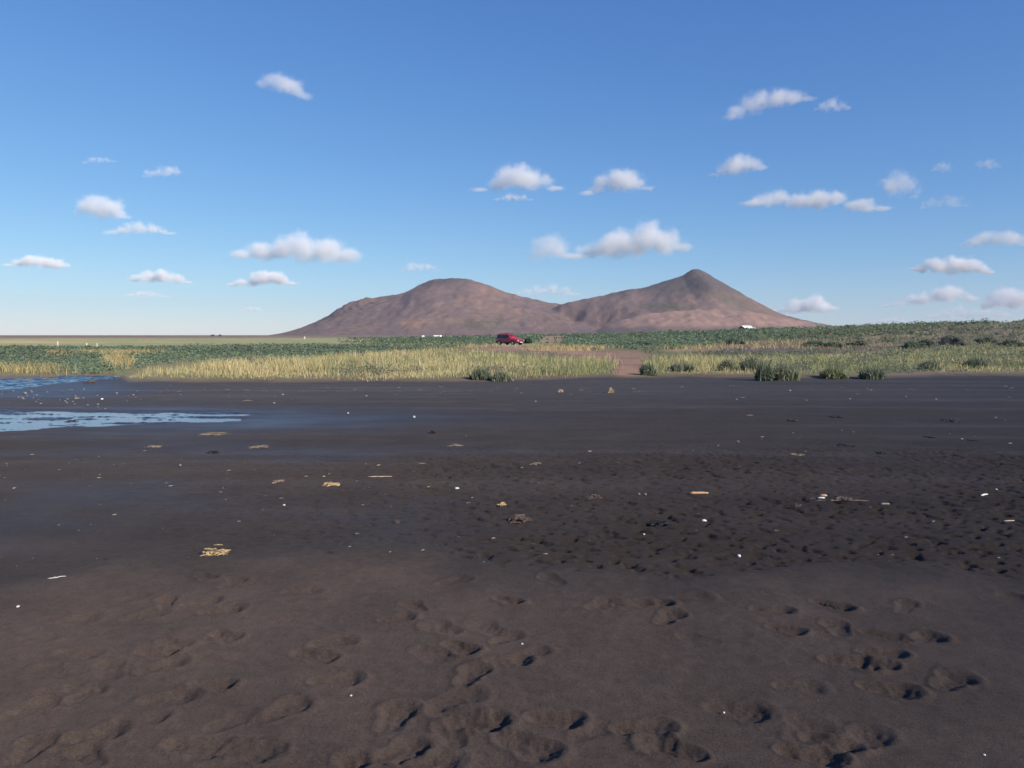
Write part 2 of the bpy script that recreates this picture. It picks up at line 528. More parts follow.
earth = mixc(earth, (0.10, 0.078, 0.082), np.clip((ell(PX, PY, 780, 351, 70, 3.2) + ell(PX, PY, 860, 351, 70, 3)) * fr, 0, 1) * .8)
soil = soil * (1 - bm[:, None]) + earth * bm[:, None]
# far plain: an olive field, then brown heath to the horizon
olive = sstep(96, 112, GD)
azd = np.degrees(np.arctan2(GX, GY))
leftw = sstep(6, -2, azd)
soil = mixc(soil, (0.19, 0.19, 0.10), np.clip(olive * leftw * (.85 + .5 * nb2), 0, 1))
soil = mixc(soil, (0.29, 0.23, 0.13), np.clip(olive * leftw * sstep(-.1, .5, fbm(GX * .012, GY * .03, 77, 4)), 0, .8))
heath = sstep(300, 420, GD)
soil = mixc(soil, (0.12, 0.085, 0.075), np.clip(heath * (.9 + .4 * fbm(GX * .004, GY * .004, 78, 4)), 0, 1))
col = col * (1 - v[:, None]) + soil * v[:, None]
edgeband = v * (1 - v) * 4
col = mixc(col, (0.13, 0.085, 0.065), np.clip(edgeband * (.4 + .8 * nb2), 0, .8))

gi = np.arange(nR * nA).reshape(nR, nA)
nxt = np.roll(gi, -1, axis=1)
quads = np.stack([gi[:-1], gi[1:], nxt[1:], nxt[:-1]], axis=-1).reshape(-1, 4)
quads = quads[:, ::-1]
gverts = np.stack([GX, GY, GZ], 1)
gverts = np.vstack([gverts, [[0, 0, GZ[:nA].mean()]]])
gcol = np.vstack([col, col[:1]])
sandness = np.append(beach, 1.0)
wetx = np.append(wetm, 0.0)
dryx = np.append(dry, 1.0)
c0 = len(gverts) - 1
fan = np.stack([np.full(nA, c0), gi[0], nxt[0], nxt[0]], 1)   # degenerate fourth corner is replaced below
gme = bpy.data.meshes.new('ground')
allq = quads
nv = len(gverts)
gme.vertices.add(nv)
gme.vertices.foreach_set('co', gverts.astype(np.float32).ravel())
tri = np.stack([np.full(nA, c0), nxt[0], gi[0]], 1)
gme.loops.add(len(allq) * 4 + nA * 3)
gme.loops.foreach_set('vertex_index', np.concatenate([allq.ravel(), tri.ravel()]).astype(np.int32))
gme.polygons.add(len(allq) + nA)
gme.polygons.foreach_set('loop_start', np.concatenate([np.arange(len(allq)) * 4, len(allq) * 4 + np.arange(nA) * 3]).astype(np.int32))
gme.update(calc_edges=True)
for nm, arr in (('sandness', sandness), ('wet', wetx), ('dry', dryx)):
    a = gme.attributes.new(nm, 'FLOAT', 'POINT'); a.data.foreach_set('value', arr.astype(np.float32))
a = gme.attributes.new('col', 'FLOAT_COLOR', 'POINT')
c4 = np.ones((nv, 4), np.float32); c4[:, :3] = gcol
a.data.foreach_set('color', c4.ravel())

m, n, l, b = new_mat('ground')
at = n.new('ShaderNodeAttribute'); at.attribute_name = 'col'
aw = n.new('ShaderNodeAttribute'); aw.attribute_name = 'wet'
asd = n.new('ShaderNodeAttribute'); asd.attribute_name = 'sandness'
tc = n.new('ShaderNodeTexCoord')
g1 = n.new('ShaderNodeTexNoise'); g1.inputs['Scale'].default_value = 220; g1.inputs['Detail'].default_value = 3; g1.inputs['Roughness'].default_value = .7
g2 = n.new('ShaderNodeTexNoise'); g2.inputs['Scale'].default_value = 14; g2.inputs['Detail'].default_value = 8; g2.inputs['Roughness'].default_value = .65
g3 = n.new('ShaderNodeTexNoise'); g3.inputs['Scale'].default_value = 1.6; g3.inputs['Detail'].default_value = 6
g4 = n.new('ShaderNodeTexNoise'); g4.inputs['Scale'].default_value = 75; g4.inputs['Detail'].default_value = 4; g4.inputs['Roughness'].default_value = .75
for g in (g1, g2, g3, g4): l.new(tc.outputs['Object'], g.inputs['Vector'])
def rangen(src, a, b_, c, d):
    q = n.new('ShaderNodeMapRange'); l.new(src, q.inputs['Value'])
    q.inputs['From Min'].default_value = a; q.inputs['From Max'].default_value = b_
    q.inputs['To Min'].default_value = c; q.inputs['To Max'].default_value = d
    return q.outputs[0]
def mul(a, b_):
    q = n.new('ShaderNodeMath'); q.operation = 'MULTIPLY'; l.new(a, q.inputs[0]); l.new(b_, q.inputs[1]); return q.outputs[0]
k = mul(mul(mul(rangen(g4.outputs['Fac'], .3, .7, .74, 1.26), rangen(g1.outputs['Fac'], .25, .75, .50, 1.50)), rangen(g2.outputs['Fac'], .3, .7, .84, 1.16)), rangen(g3.outputs['Fac'], .3, .7, .88, 1.12))
sv = n.new('ShaderNodeVectorMath'); sv.operation = 'SCALE'
l.new(at.outputs['Color'], sv.inputs[0]); l.new(k, sv.inputs['Scale'])
l.new(sv.outputs[0], b.inputs['Base Color'])
l.new(rangen(aw.outputs['Fac'], 0, 1, .85, .26), b.inputs['Roughness'])
b.inputs['Diffuse Roughness'].default_value = 1.0
l.new(rangen(aw.outputs['Fac'], 0, 1, .18, .5), b.inputs['Specular IOR Level'])
bp = n.new('ShaderNodeBump'); bp.inputs['Distance'].default_value = 0.005; bp.inputs['Strength'].default_value = 0.8
bp4 = n.new('ShaderNodeBump'); bp4.inputs['Distance'].default_value = 0.006; bp4.inputs['Strength'].default_value = 0.7; l.new(g4.outputs['Fac'], bp4.inputs['Height'])
bp2 = n.new('ShaderNodeBump'); bp2.inputs['Distance'].default_value = 0.02; bp2.inputs['Strength'].default_value = 0.35
l.new(g1.outputs['Fac'], bp.inputs['Height']); l.new(g2.outputs['Fac'], bp2.inputs['Height'])
l.new(bp2.outputs[0], bp4.inputs['Normal']); l.new(bp4.outputs[0], bp.inputs['Normal']); l.new(bp.outputs[0], b.inputs['Normal'])
ground = link('ground', gme, m, smooth=True)
tag(ground, kind='structure')
del gverts, gcol, c4, quads, allq

# ------------------------------------------------------------------ water
def water_mat(name, col, rough, scale, strength, dist):
    m, n, l, b = new_mat(name)
    b.inputs['Base Color'].default_value = (*col, 1)
    b.inputs['Roughness'].default_value = rough
    b.inputs['IOR'].default_value = 1.33
    tc = n.new('ShaderNodeTexCoord')
    mp = n.new('ShaderNodeMapping'); mp.inputs['Scale'].default_value = (1, 1.6, 1)
    nz = n.new('ShaderNodeTexNoise'); nz.inputs['Scale'].default_value = scale; nz.inputs['Detail'].default_value = 4
    l.new(tc.outputs['Object'], mp.inputs['Vector']); l.new(mp.outputs[0], nz.inputs['Vector'])
    bp = n.new('ShaderNodeBump'); bp.inputs['Strength'].default_value = strength; bp.inputs['Distance'].default_value = dist
    l.new(nz.outputs['Fac'], bp.inputs['Height']); l.new(bp.outputs[0], b.inputs['Normal'])
    return m

def sheet(name, x0, x1, y0, y1, z, mat, nx=60, ny=20, amp=0.0, seed=0):
    xs = np.linspace(x0, x1, nx); ys = np.linspace(y0, y1, ny)
    XX, YY = np.meshgrid(xs, ys, indexing='ij')
    zz = z + amp * fbm(XX * 1.5, YY * 1.9, seed, 3, .6)
    vts = np.stack([XX.ravel(), YY.ravel(), zz.ravel()], 1)
    ii = np.arange(nx * ny).reshape(nx, ny)
    q = np.stack([ii[:-1, :-1], ii[1:, :-1], ii[1:, 1:], ii[:-1, 1:]], -1).reshape(-1, 4)
    return tag(link(name, np_mesh(name, vts, q), mat, smooth=True), kind='structure')

sheet('puddle_water', -22, -2.6, 12.0, 18.6, -0.026, water_mat('puddle_water', (0.115, 0.090, 0.085), 0.14, 7, .03, .01))
sheet('stream_water', -38, -11.0, 21.0, 34.5, -0.036, water_mat('stream_water', (0.010, 0.012, 0.020), 0.06, 12, .25, .015), 520, 300, 0.055, 91)

# ------------------------------------------------------------------ mountains
def mountain_mesh():
    xs = np.arange(-1250, 1900, 8.0); ys = np.arange(2150, 3900, 9.0)
    XX, YY = np.meshgrid(xs, ys, indexing='ij')
    X = XX.ravel(); Y = YY.ravel()
    def prof(pts, D):
        return [at_dist(px, py, D)[0] for px, py in pts], [at_dist(px, py, D)[2] for px, py in pts]
    wx = X + 12 * fbm(X * .006, Y * .006, 101, 4); wy = Y + 40 * fbm(X * .005, Y * .005, 102, 4)
    def hill(pts, D, front, backw, pw, w=1.0):
        px, pz = prof(pts, D)
        h = np.interp(X * (1 - w * .5) + wx * w * .5, px, pz, left=-12, right=-12)
        # soften the corners of the outline
        for dx in (-8, 8):
            h = h + np.interp(X * (1 - w * .5) + wx * w * .5 + dx, px, pz, left=-12, right=-12)
        h = h / 3
        t = np.where(wy < D, (D - wy) / front, (wy - D) / backw)
        t = np.sqrt(t * t + 0.0004) - 0.02
        f = np.clip(1 - t, 0, 1) ** pw
        return (h + 12) * f - 12
    H1 = [(278,338),(285,336),(310,327),(330,315.5),(350,303),(364,299),(372,298.5),(395,295),(403,293),(418,285),(432,279.5),(440,278.5),(455,278.5),(470,279.5),(490,286),(510,293),(540,301),(560,304.5),(600,318),(640,335)]
    H2 = [(520,337),(560,304.5),(580,300),(600,296),(626,290),(640,289),(655,284.5),(672,279),(682,276),(689,271.5),(694,269.0),(699,268.8),(705,272),(712,276.5),(725,284),(750,298.5),(775,312.5),(800,320),(835,326.5),(850,335)]
    H3 = [(582,336),(620,321),(650,313),(690,309.5),(730,310),(760,313),(790,319.5),(820,324.5),(842,329),(855,336)]
    h1 = hill(H1, 3150, 760, 700, 1.25)
    h2 = hill(H2, 3000, 620, 700, 1.15)
    # the second hill's flank stands nearer than the first's and ends in a diagonal toe
    cut = sstep(-90, 150, (X - 262) * 0.9 + (Y - 2750) * 0.95 + 25 * fbm(X * .01, Y * .01, 112, 3))
    h2 = (h2 + 12) * cut - 12
    h3 = hill(H3, 2640, 330, 500, 1.1)
    kk = 16.0 * sstep(2800, 3000, Y) + .5
    dd = np.clip(.5 + .5 * (h1 - h2) / kk, 0, 1)
    z = np.maximum(h2 * (1 - dd) + h1 * dd + kk * dd * (1 - dd), h3)
    top = np.clip((z + 10) / 220, 0, 1)
    ridged = 1 - np.abs(fbm(X * .012 + .3 * fbm(X * .004, Y * .004, 110, 2), Y * .004, 103, 4)) * 2
    z = z + (sstep(5, 50, z)) * (7.0 * (ridged - .6) * (1 - .55 * top) + 1.6 * fbm(X * .10, Y * .05, 113, 3) + 4.0 * fbm(X * .03, Y * .03, 104, 4) * (1 - .35 * top))
    crag = ell(X, Y, at_dist(355, 305, 3100)[0], 3060, 110, 90, .5)
    z = z + crag * 7.0 * np.round(2.2 * fbm(X * .03, Y * .02, 105, 3)) / 2.2
    # own colours: red-brown scree, grey-purple rock, pink tephra, thin green
    pxm, pym = to_pix(X, Y, z)
    a = fbm(X * .006, Y * .003, 106, 5); c = fbm(X * .022 + .6 * a, Y * .006, 107, 6, .6); g = fbm(X * .004, Y * .005, 108, 4)
    streak = fbm(X * .045 + Y * .008 + .8 * fbm(X * .008, Y * .008, 111, 3), Y * .006, 109, 6, .65)
    base = np.tile(np.array((0.205, 0.134, 0.108)), (len(X), 1))
    base = mixc(base, (0.155, 0.115, 0.110), np.clip(.45 + .9 * a, 0, 1))
    base = mixc(base, (0.30, 0.175, 0.125), np.clip(sstep(.05, .5, c) * .5, 0, 1))
    base = mixc(base, (0.11, 0.08, 0.08), np.clip(sstep(.05, .5, streak) * .65, 0, 1))
    scrub = fbm(X * .05, Y * .03, 114, 3)
    base = mixc(base, (0.085, 0.085, 0.055), np.clip(sstep(.28, .45, scrub) * sstep(90, 20, z) * .8, 0, 1))
    base = mixc(base, (0.115, 0.105, 0.07), np.clip(sstep(.10, .45, g) * sstep(110, 30, z) * .7, 0, 1))
    is3 = sstep(-6, 6, h3 - np.maximum(h1, h2))
    base = mixc(base, (0.32, 0.20, 0.155), np.clip(is3 * (.85 + .8 * c) * sstep(12, 40, z), 0, .95))
    base = mixc(base, (0.12, 0.105, 0.085), np.clip(is3 * sstep(35, 10, z) * .7, 0, 1))
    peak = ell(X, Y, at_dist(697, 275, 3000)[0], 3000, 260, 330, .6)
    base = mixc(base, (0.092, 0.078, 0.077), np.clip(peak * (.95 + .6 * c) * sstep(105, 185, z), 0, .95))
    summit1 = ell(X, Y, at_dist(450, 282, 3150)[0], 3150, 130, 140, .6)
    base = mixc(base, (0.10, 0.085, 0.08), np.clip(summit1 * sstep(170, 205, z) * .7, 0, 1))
    gx, _, _ = at_dist(668, 308, 2850)
    gm = np.exp(-((pxm - 662) / 26.0) ** 2 - ((pym - 306.5) / 3.6) ** 2) + .8 * np.exp(-((pxm - 735) / 24.0) ** 2 - ((pym - (301 + (pxm - 735) * .32)) / 5.0) ** 2)
    base = mixc(base, (0.10, 0.095, 0.06), np.clip(gm * (1 - is3) * (.9 + .6 * c), 0, .9))
    crg = np.zeros_like(X)
    for cx_, cy_, a_, b_ in ((331, 316, 3, 1.5), (345, 312, 3.2, 1.8), (350, 308.5, 2, 2), (357, 306, 2.2, 2.2), (361, 309, 2, 1.6), (366, 305.5, 1.6, 1.4), (372, 303, 3, 1), (408, 302, 1.4, 2.4), (342, 305.5, 4, .9)):
        crg = np.maximum(crg, ell(pxm + 2.5 * c, pym + 1.5 * streak, cx_, cy_, a_, b_, .6))
    base = mixc(base, (0.06, 0.055, 0.065), crg * .8)
    rust = np.exp(-((pxm - 425) / 30.0) ** 2 - ((pym - 322) / 5.0) ** 2)
    base = mixc(base, (0.30, 0.17, 0.11), np.clip(rust * (.3 + 1.6 * c), 0, .8))
    nx, ny = len(xs), len(ys)
    ii = np.arange(nx * ny).reshape(nx, ny)
    q = np.stack([ii[:-1, :-1], ii[1:, :-1], ii[1:, 1:], ii[:-1, 1:]], -1).reshape(-1, 4)
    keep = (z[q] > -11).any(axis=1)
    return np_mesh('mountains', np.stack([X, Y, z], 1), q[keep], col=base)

m, n, l, b = new_mat('mountain_scree')
at = n.new('ShaderNodeAttribute'); at.attribute_name = 'col'
tc = n.new('ShaderNodeTexCoord')
g1 = n.new('ShaderNodeTexNoise'); g1.inputs['Scale'].default_value = .03; g1.inputs['Detail'].default_value = 9; g1.inputs['Roughness'].default_value = .65
l.new(tc.outputs['Object'], g1.inputs['Vector'])
mr = n.new('ShaderNodeMapRange'); mr.inputs['From Min'].default_value = .3; mr.inputs['From Max'].default_value = .7
mr.inputs['To Min'].default_value = .94; mr.inputs['To Max'].default_value = 1.22
l.new(g1.outputs['Fac'], mr.inputs['Value'])
sv = n.new('ShaderNodeVectorMath'); sv.operation = 'SCALE'
l.new(at.outputs['Color'], sv.inputs[0]); l.new(mr.outputs[0], sv.inputs['Scale'])
l.new(sv.outputs[0], b.inputs['Base Color'])
b.inputs['Roughness'].default_value = .95; b.inputs['Specular IOR Level'].default_value = .1
bp = n.new('ShaderNodeBump'); bp.inputs['Strength'].default_value = .6; bp.inputs['Distance'].default_value = 8
l.new(g1.outputs['Fac'], bp.inputs['Height']); l.new(bp.outputs[0], b.inputs['Normal'])
mt = link('mountains', mountain_mesh(), m, smooth=True)
tag(mt, kind='structure')

# ------------------------------------------------------------------ air
HAZE = 0.00004
hz = MB(); hz.box((0, 0, 165), (15600, 15600, 360))
m, n, l, b = new_mat('haze')
n.remove(b)
pv = n.new('ShaderNodeVolumePrincipled')
pv.inputs['Color'].default_value = (.86, .92, 1.0, 1)
pv.inputs['Density'].default_value = HAZE
pv.inputs['Anisotropy'].default_value = 0.2
l.new(pv.outputs[0], n['Material Output'].inputs['Volume'])
if HAZE > 0:
    tag(hz.build('haze', m), kind='stuff')

# ------------------------------------------------------------------ clouds: real bodies of droplets far beyond the hills
def cloud_mat(name, puffs, dens, Hh, edge, amp, seed):
    """density falls off from the middle of every puff and is torn by noise"""
    m, n, l, b = new_mat(name)
    n.remove(b)
    tc = n.new('ShaderNodeTexCoord')
    nz = n.new('ShaderNodeTexNoise'); nz.inputs['Scale'].default_value = 1.0 / (Hh * .50); nz.inputs['Detail'].default_value = 6
    nz.inputs['Roughness'].default_value = .66
    ad = n.new('ShaderNodeVectorMath'); ad.inputs[1].default_value = (seed * 771.0, seed * 133.0, seed * 97.0)
    l.new(tc.outputs['Object'], ad.inputs[0]); l.new(ad.outputs[0], nz.inputs['Vector'])
    cur = None
    for c, r in puffs:
        q = n.new('ShaderNodeVectorMath'); q.operation = 'SUBTRACT'; q.inputs[1].default_value = tuple(c)
        l.new(tc.outputs['Object'], q.inputs[0])
        d = n.new('ShaderNodeVectorMath'); d.operation = 'DIVIDE'; d.inputs[1].default_value = tuple(r)
        l.new(q.outputs[0], d.inputs[0])
        e = n.new('ShaderNodeVectorMath'); e.operation = 'LENGTH'; l.new(d.outputs[0], e.inputs[0])
        if cur is None:
            cur = e.outputs['Value']
        else:
            k = n.new('ShaderNodeMath'); k.operation = 'SMOOTH_MIN'; k.inputs[2].default_value = .25
            l.new(cur, k.inputs[0]); l.new(e.outputs['Value'], k.inputs[1]); cur = k.outputs[0]
    # field = 1 - distance + (noise - .5) * amp
    f1 = n.new('ShaderNodeMath'); f1.operation = 'SUBTRACT'; f1.inputs[0].default_value = 1.0; l.new(cur, f1.inputs[1])
    f2 = n.new('ShaderNodeMath'); f2.operation = 'MULTIPLY_ADD'; f2.inputs[1].default_value = amp; f2.inputs[2].default_value = -.5 * amp
    l.new(nz.outputs['Fac'], f2.inputs[0])
    f3 = n.new('ShaderNodeMath'); f3.operation = 'ADD'; l.new(f1.outputs[0], f3.inputs[0]); l.new(f2.outputs[0], f3.inputs[1])
    mr = n.new('ShaderNodeMapRange'); mr.interpolation_type = 'SMOOTHSTEP'
    mr.inputs['From Min'].default_value = .16; mr.inputs['From Max'].default_value = .16 + edge
    mr.inputs['To Min'].default_value = 0; mr.inputs['To Max'].default_value = dens
    l.new(f3.outputs[0], mr.inputs['Value'])
    pv = n.new('ShaderNodeVolumePrincipled')
    pv.inputs['Color'].default_value = (.999, .990, .984, 1)
    pv.inputs['Anisotropy'].default_value = -0.3
    l.new(mr.outputs[0], pv.inputs['Density'])
    l.new(pv.outputs[0], n['Material Output'].inputs['Volume'])
    return m

def ico(sub):
    import bmesh
    bm = bmesh.new(); bmesh.ops.create_icosphere(bm, subdivisions=sub, radius=1)
    bm.verts.ensure_lookup_table()
    vv = np.array([p.co[:] for p in bm.verts]); ff = np.array([[q.index for q in f.verts] for f in bm.faces])
    bm.free(); return vv, ff
ICOV, ICOF = ico(3)

def make_cloud(px, py, w, h, Y, dens, label, seed, tilt=0.0, thresh=.40, heavy=None, flat=.0):
    rg = np.random.default_rng(seed)
    cx, cy, cz = at_dist(px, py, Y)
    mpp = Y / F                                     # metres per pixel there
    W, Hh = w * mpp * 1.18, h * mpp * 1.0
    npf = int(np.clip(4 + 2.0 * w / max(h, 1), 5, 13))
    hv = 0.0 if heavy is None else heavy
    puffs = []
    for i in range(npf):
        t = -0.5 + (i + .5) / npf + rg.uniform(-.04, .04)
        env = max(.26, 1 - (2 * abs(t)) ** 3.0)
        env *= math.exp(-((t - hv) / .45) ** 2) * .6 + .4
        rz_ = Hh * .60 * rg.uniform(.72, 1.05) * env ** .7
        rx_ = max(rz_ * rg.uniform(1.1, 1.7), W / npf * 1.4)
        ry_ = max(rz_ * rg.uniform(1.2, 1.8), rx_ * .8)
        z = -Hh * .5 + rz_ * rg.uniform(.80, 1.0) + (rg.random() < .3) * Hh * .15 * rg.random() + t * W * tilt
        puffs.append(((t * (W - rx_ * .9), rg.uniform(-.15, .15) * W * .4, z), (rx_, ry_, rz_)))
    V = []; Fc = []; nb = 0
    for (c, r) in puffs:
        V.append(ICOV * np.array(r) * 1.12 + np.array(c)); Fc.append(ICOF + nb); nb += len(ICOV)
    me = np_mesh('cloud', np.vstack(V), np.vstack(Fc))
    o = link('cloud', me)
    rm = o.modifiers.new('remesh', 'REMESH'); rm.mode = 'VOXEL'; rm.voxel_size = max(Hh / 22, W / 110)
    dg = bpy.context.evaluated_depsgraph_get(); dg.update()
    me2 = bpy.data.meshes.new_from_object(o.evaluated_get(dg))
    o.modifiers.clear(); o.data = me2; bpy.data.meshes.remove(me)
    me2.name = 'cloud'
    me2.materials.clear()
    thin = dens < (5.5 if Y > 11500 else 4)
    me2.materials.append(cloud_mat('cloud', puffs, dens * (.36 if thin else .25) / Hh, Hh, (.80 if thin else .66), (3.2 if thin else 1.9), seed))
    o.location = (cx, cy, cz)
    return tag(o, label, 'cloud', 'small clouds scattered over the blue sky')

CLOUDS = [
 # px, py, w, h, Y, dens, thresh, tilt, heavy, label
 (283,82,50,26,6500,5,.44,-.28,.1,'small ragged white cloud alone high in the sky, slanting down on one side'),
 (768,99,80,26,7000,7,.42,.22,-.15,'high white cloud with a wispy upturned tail, topmost of the row above the peaked hill'),
 (833,105,34,12,7000,2.2,.46,.05,None,'faint wisp just beside the high cloud with the upturned tail'),
 (739,163,50,24,9000,8,.40,.12,.1,'compact white cloud above the long flat one'),
 (815,200,132,22,9500,9,.38,-.04,-.1,'long flat-based white cloud with a tapering end, over the peaked hill'),
 (899,183,36,24,9500,3.5,.46,-.25,.1,'torn white wisp beside the long flat cloud'),
 (944,201,44,15,9500,1.4,.48,.05,None,'very faint veil of cloud below the torn wisp'),
 (942,168,20,9,9500,1.6,.46,0,None,'tiny faint cloud puff above the torn wisp'),
 (989,163,22,11,9500,1.4,.46,0,None,'tiny faint cloud puff close to the picture edge, high over the lupin slope'),
 (518,178,76,27,9500,9,.40,.03,.1,'white cloud with a grey base high over the gap between the hills'),
 (512,197,34,8,9500,2.6,.44,.0,None,'thin grey cloud strip just under the cloud high over the hill gap'),
 (618,181,62,25,9500,9,.40,.08,.1,'rounded white cloud high above the big pair of clouds near the peak'),
 (631,242,110,34,11000,12,.37,.04,.1,'big bright billowing white cloud just above the saddle of the hills'),
 (550,248,40,27,11000,5,.42,.05,.05,'smaller soft cloud joined to the side of the big billowing cloud'),
 (296,245,122,36,11000,11,.37,-.03,.28,'big white cloud with a trailing tail, above the foot of the broad hill'),
 (100,207,54,24,10500,6,.42,-.03,.0,'soft white cloud floating above a thinner flat one over the plain'),
 (134,228,66,13,10500,3.6,.42,0,.1,'thin flat pinkish cloud just below a soft white one over the plain'),
 (37,261,58,15,12000,6,.41,-.03,0,'small flat cloud at the picture edge, low over the plain'),
 (158,276,58,15,12500,5,.42,-.03,.0,'small pale cloud low over the plain, above a grey sliver of cloud'),
 (263,278,62,17,12500,7,.41,.0,.1,'small pale cloud directly below the big cloud with a trailing tail'),
 (144,294,42,7,13500,2.0,.44,0,None,'grey sliver of cloud under the small pale cloud, low over the plain'),
 (252,309,20,5,15000,2.4,.42,0,None,'tiny grey cloud speck just above the foot of the broad hill'),
 (163,171,38,11,9500,2.0,.46,.06,None,'faint high streak of cloud over the plain'),
 (100,160,32,7,9500,1.0,.48,0,None,'barely visible cloud streak beside the faint high one'),
 (420,266,38,11,13000,2.2,.44,0,None,'faint pinkish cloud just above the summit of the broad hill'),
 (546,291,62,11,15000,2.4,.44,0,None,'faint flat cloud low behind the saddle of the hills'),
 (801,305,66,19,15000,9,.38,.02,.2,'white cloud sitting low just beyond the slope of the peaked hill'),
 (951,265,70,19,13500,9,.38,-.02,.1,'white flat-based cloud low above the lupin slope'),
 (997,237,66,20,12500,7,.40,.02,.1,'white cloud with a ragged end higher over the lupin slope'),
 (932,295,84,20,16000,6,.40,.06,.25,'long low cloud with a bright rounded knob over the lupin slope'),
 (1010,297,56,28,16000,8,.39,.02,.1,'tall bright cloud at the picture edge low over the lupin slope'),
 (888,321,50,9,18000,2.6,.43,0,None,'small cloud nearly touching the crest of the lupin slope'),
 (968,312,80,14,17500,2.8,.43,0,.1,'pale hazy bank of cloud resting on the crest of the lupin slope'),
]
for i, (px, py, w, h, Y, dens, th, tilt, heavy, lab) in enumerate(CLOUDS):
    if py > 250 and dens >= 3: dens *= 1.9
    elif py > 250: dens *= 1.4
    make_cloud(px, py, w, h, Y, dens, lab, (300 + i) if i != 12 else 347, tilt, th, heavy, flat=1)

# ------------------------------------------------------------------ vegetation
def blades(P, h, w, lean, colA, seed):
    """grass blades: P (N,3) bases -> mesh of bent two-segment blades"""
    rg = np.random.default_rng(seed)
    N = len(P)
    th = rg.uniform(0, 2 * np.pi, N)
    side = np.stack([np.cos(th), np.sin(th), np.zeros(N)], 1) * (w / 2)[:, None]
    la = rg.uniform(0, 2 * np.pi, N)
    ld = np.stack([np.cos(la), np.sin(la), np.zeros(N)], 1)
    mid = P + ld * (h * lean * .28)[:, None] + np.array([0, 0, 1.]) * (h * .55)[:, None]
    tip = P + ld * (h * lean * .9)[:, None] + np.array([0, 0, 1.]) * h[:, None]
    V = np.stack([P - side, P + side, mid + side * .8, mid - side * .8, tip + side * .25, tip - side * .25], 1).reshape(-1, 3)
    o = (np.arange(N) * 6)[:, None]
    Fq = np.concatenate([o + np.array([[0, 1, 2, 3]]), o + np.array([[3, 2, 4, 5]])], 0)
    return V, Fq, np.repeat(colA, 6, axis=0)

def leaves(P, size, colA, seed, up=.5, out=None):
    rg = np.random.default_rng(seed)
    N = len(P)
    nrm = rg.normal(size=(N, 3)); nrm[:, 2] = np.abs(nrm[:, 2]) + up
    if out is not None:
        nrm = nrm * .45 + out * 1.1
    nrm /= np.linalg.norm(nrm, axis=1)[:, None]
    t = rg.normal(size=(N, 3)); u = np.cross(nrm, t); u /= np.linalg.norm(u, axis=1)[:, None]
    w = np.cross(nrm, u)
    s = size[:, None]
    V = np.stack([P - u * s, P + w * s * .45, P + u * s, P - w * s * .45], 1).reshape(-1, 3)
    Fq = (np.arange(N) * 4)[:, None] + np.array([[0, 1, 2, 3]])
    return V, Fq, np.repeat(colA, 4, axis=0)

def pick(rg, N, cols, wts):
    c = np.array(cols)[rg.choice(len(cols), N, p=np.array(wts) / sum(wts))]
    return c * rg.uniform(.75, 1.25, N)[:, None]

# -- beach grass
def grass_density(X, Y):
    px, py = to_pix(X, Y)
    d = np.hypot(X, Y)
    back = ramp(px, [(-900, 385), (0, 395), (60, 395), (112, 395), (124, 382), (150, 374.5), (220, 370), (330, 362), (420, 354), (480, 354), (520, 361), (560, 365), (620, 366), (660, 362), (740, 360), (830, 359), (900, 353), (1024, 350), (1900, 350)])
    g = sstep(-1.6, 1.2, py - back + 2.0 * fbm(X * .15, Y * .15, 81, 3))
    off = Y - edge_dist(px)
    lag = .3 + 1.8 * sstep(600, 760, px) * (.6 + 1.2 * fbm(X * .4, Y * .4, 80, 3))
    g = g * sstep(lag - .4, lag + .5, off + .6 * fbm(X * .7, Y * .7, 79, 2)) * (1 - bare_mask(X, Y) * .98)
    clump = .22 + .78 * sstep(-.3, .2, fbm(X * .6, Y * .6, 82, 3) + .5 * fbm(X * .12, Y * .12, 85, 2))
    return g * clump

def sample(N, az0, az1, d0, d1, dens, seed, power=0.0):
    rg = np.random.default_rng(seed)
    a = np.radians(rg.uniform(az0, az1, N))
    d = np.exp(rg.uniform(math.log(d0), math.log(d1), N))
    X, Y = d * np.sin(a), d * np.cos(a)
    k = rg.uniform(0, 1, N) < dens(X, Y)
    return X[k], Y[k], d[k], rg

X, Y, D, rg = sample(330000, -46, 46, 25.5, 120, grass_density, 401)
N = len(X)
Z = base_z(X, Y) - .02
px, py = to_pix(X, Y)
h = rg.uniform(.20, .54, N) * (0.55 + .7 * sstep(-.35, .4, fbm(X * .35, Y * .35, 83, 3))) * (1 - .28 * sstep(680, 820, px))
h *= .28 + .72 * sstep(0, 7.5, Y - edge_dist(px) + 4.0 * fbm(X * .22, Y * .22, 99, 3))
w = np.maximum(.014, D * .00045) * rg.uniform(.8, 1.3, N)
straw = pick(rg, N, [(.68, .55, .27), (.60, .50, .23), (.72, .57, .35), (.48, .39, .19)], [4, 3, 2, 2])
green = pick(rg, N, [(.32, .33, .14), (.25, .28, .13), (.40, .39, .18)], [3, 2, 2])
gp_ = np.clip(.46 + 1.2 * fbm(X * .16, Y * .16, 84, 4) + .10 * sstep(480, 560, px) + .22 * sstep(760, 900, px) - .25 * sstep(330, 250, px) + .1 * sstep(360, 352, py), 0, 1)
isg = rg.uniform(0, 1, N) < gp_
cc = np.where(isg[:, None], green, straw)
gmb = blades(np.stack([X, Y, Z], 1), h, w, rg.uniform(.0, .55, N), cc, 402)
o = link('beach_grass', np_mesh('beach_grass', gmb[0], gmb[1], col=gmb[2]), M_GRASS)
tag(o, 'pale straw-coloured and green beach grass along the edge of the black sand', 'grass', kind='stuff')

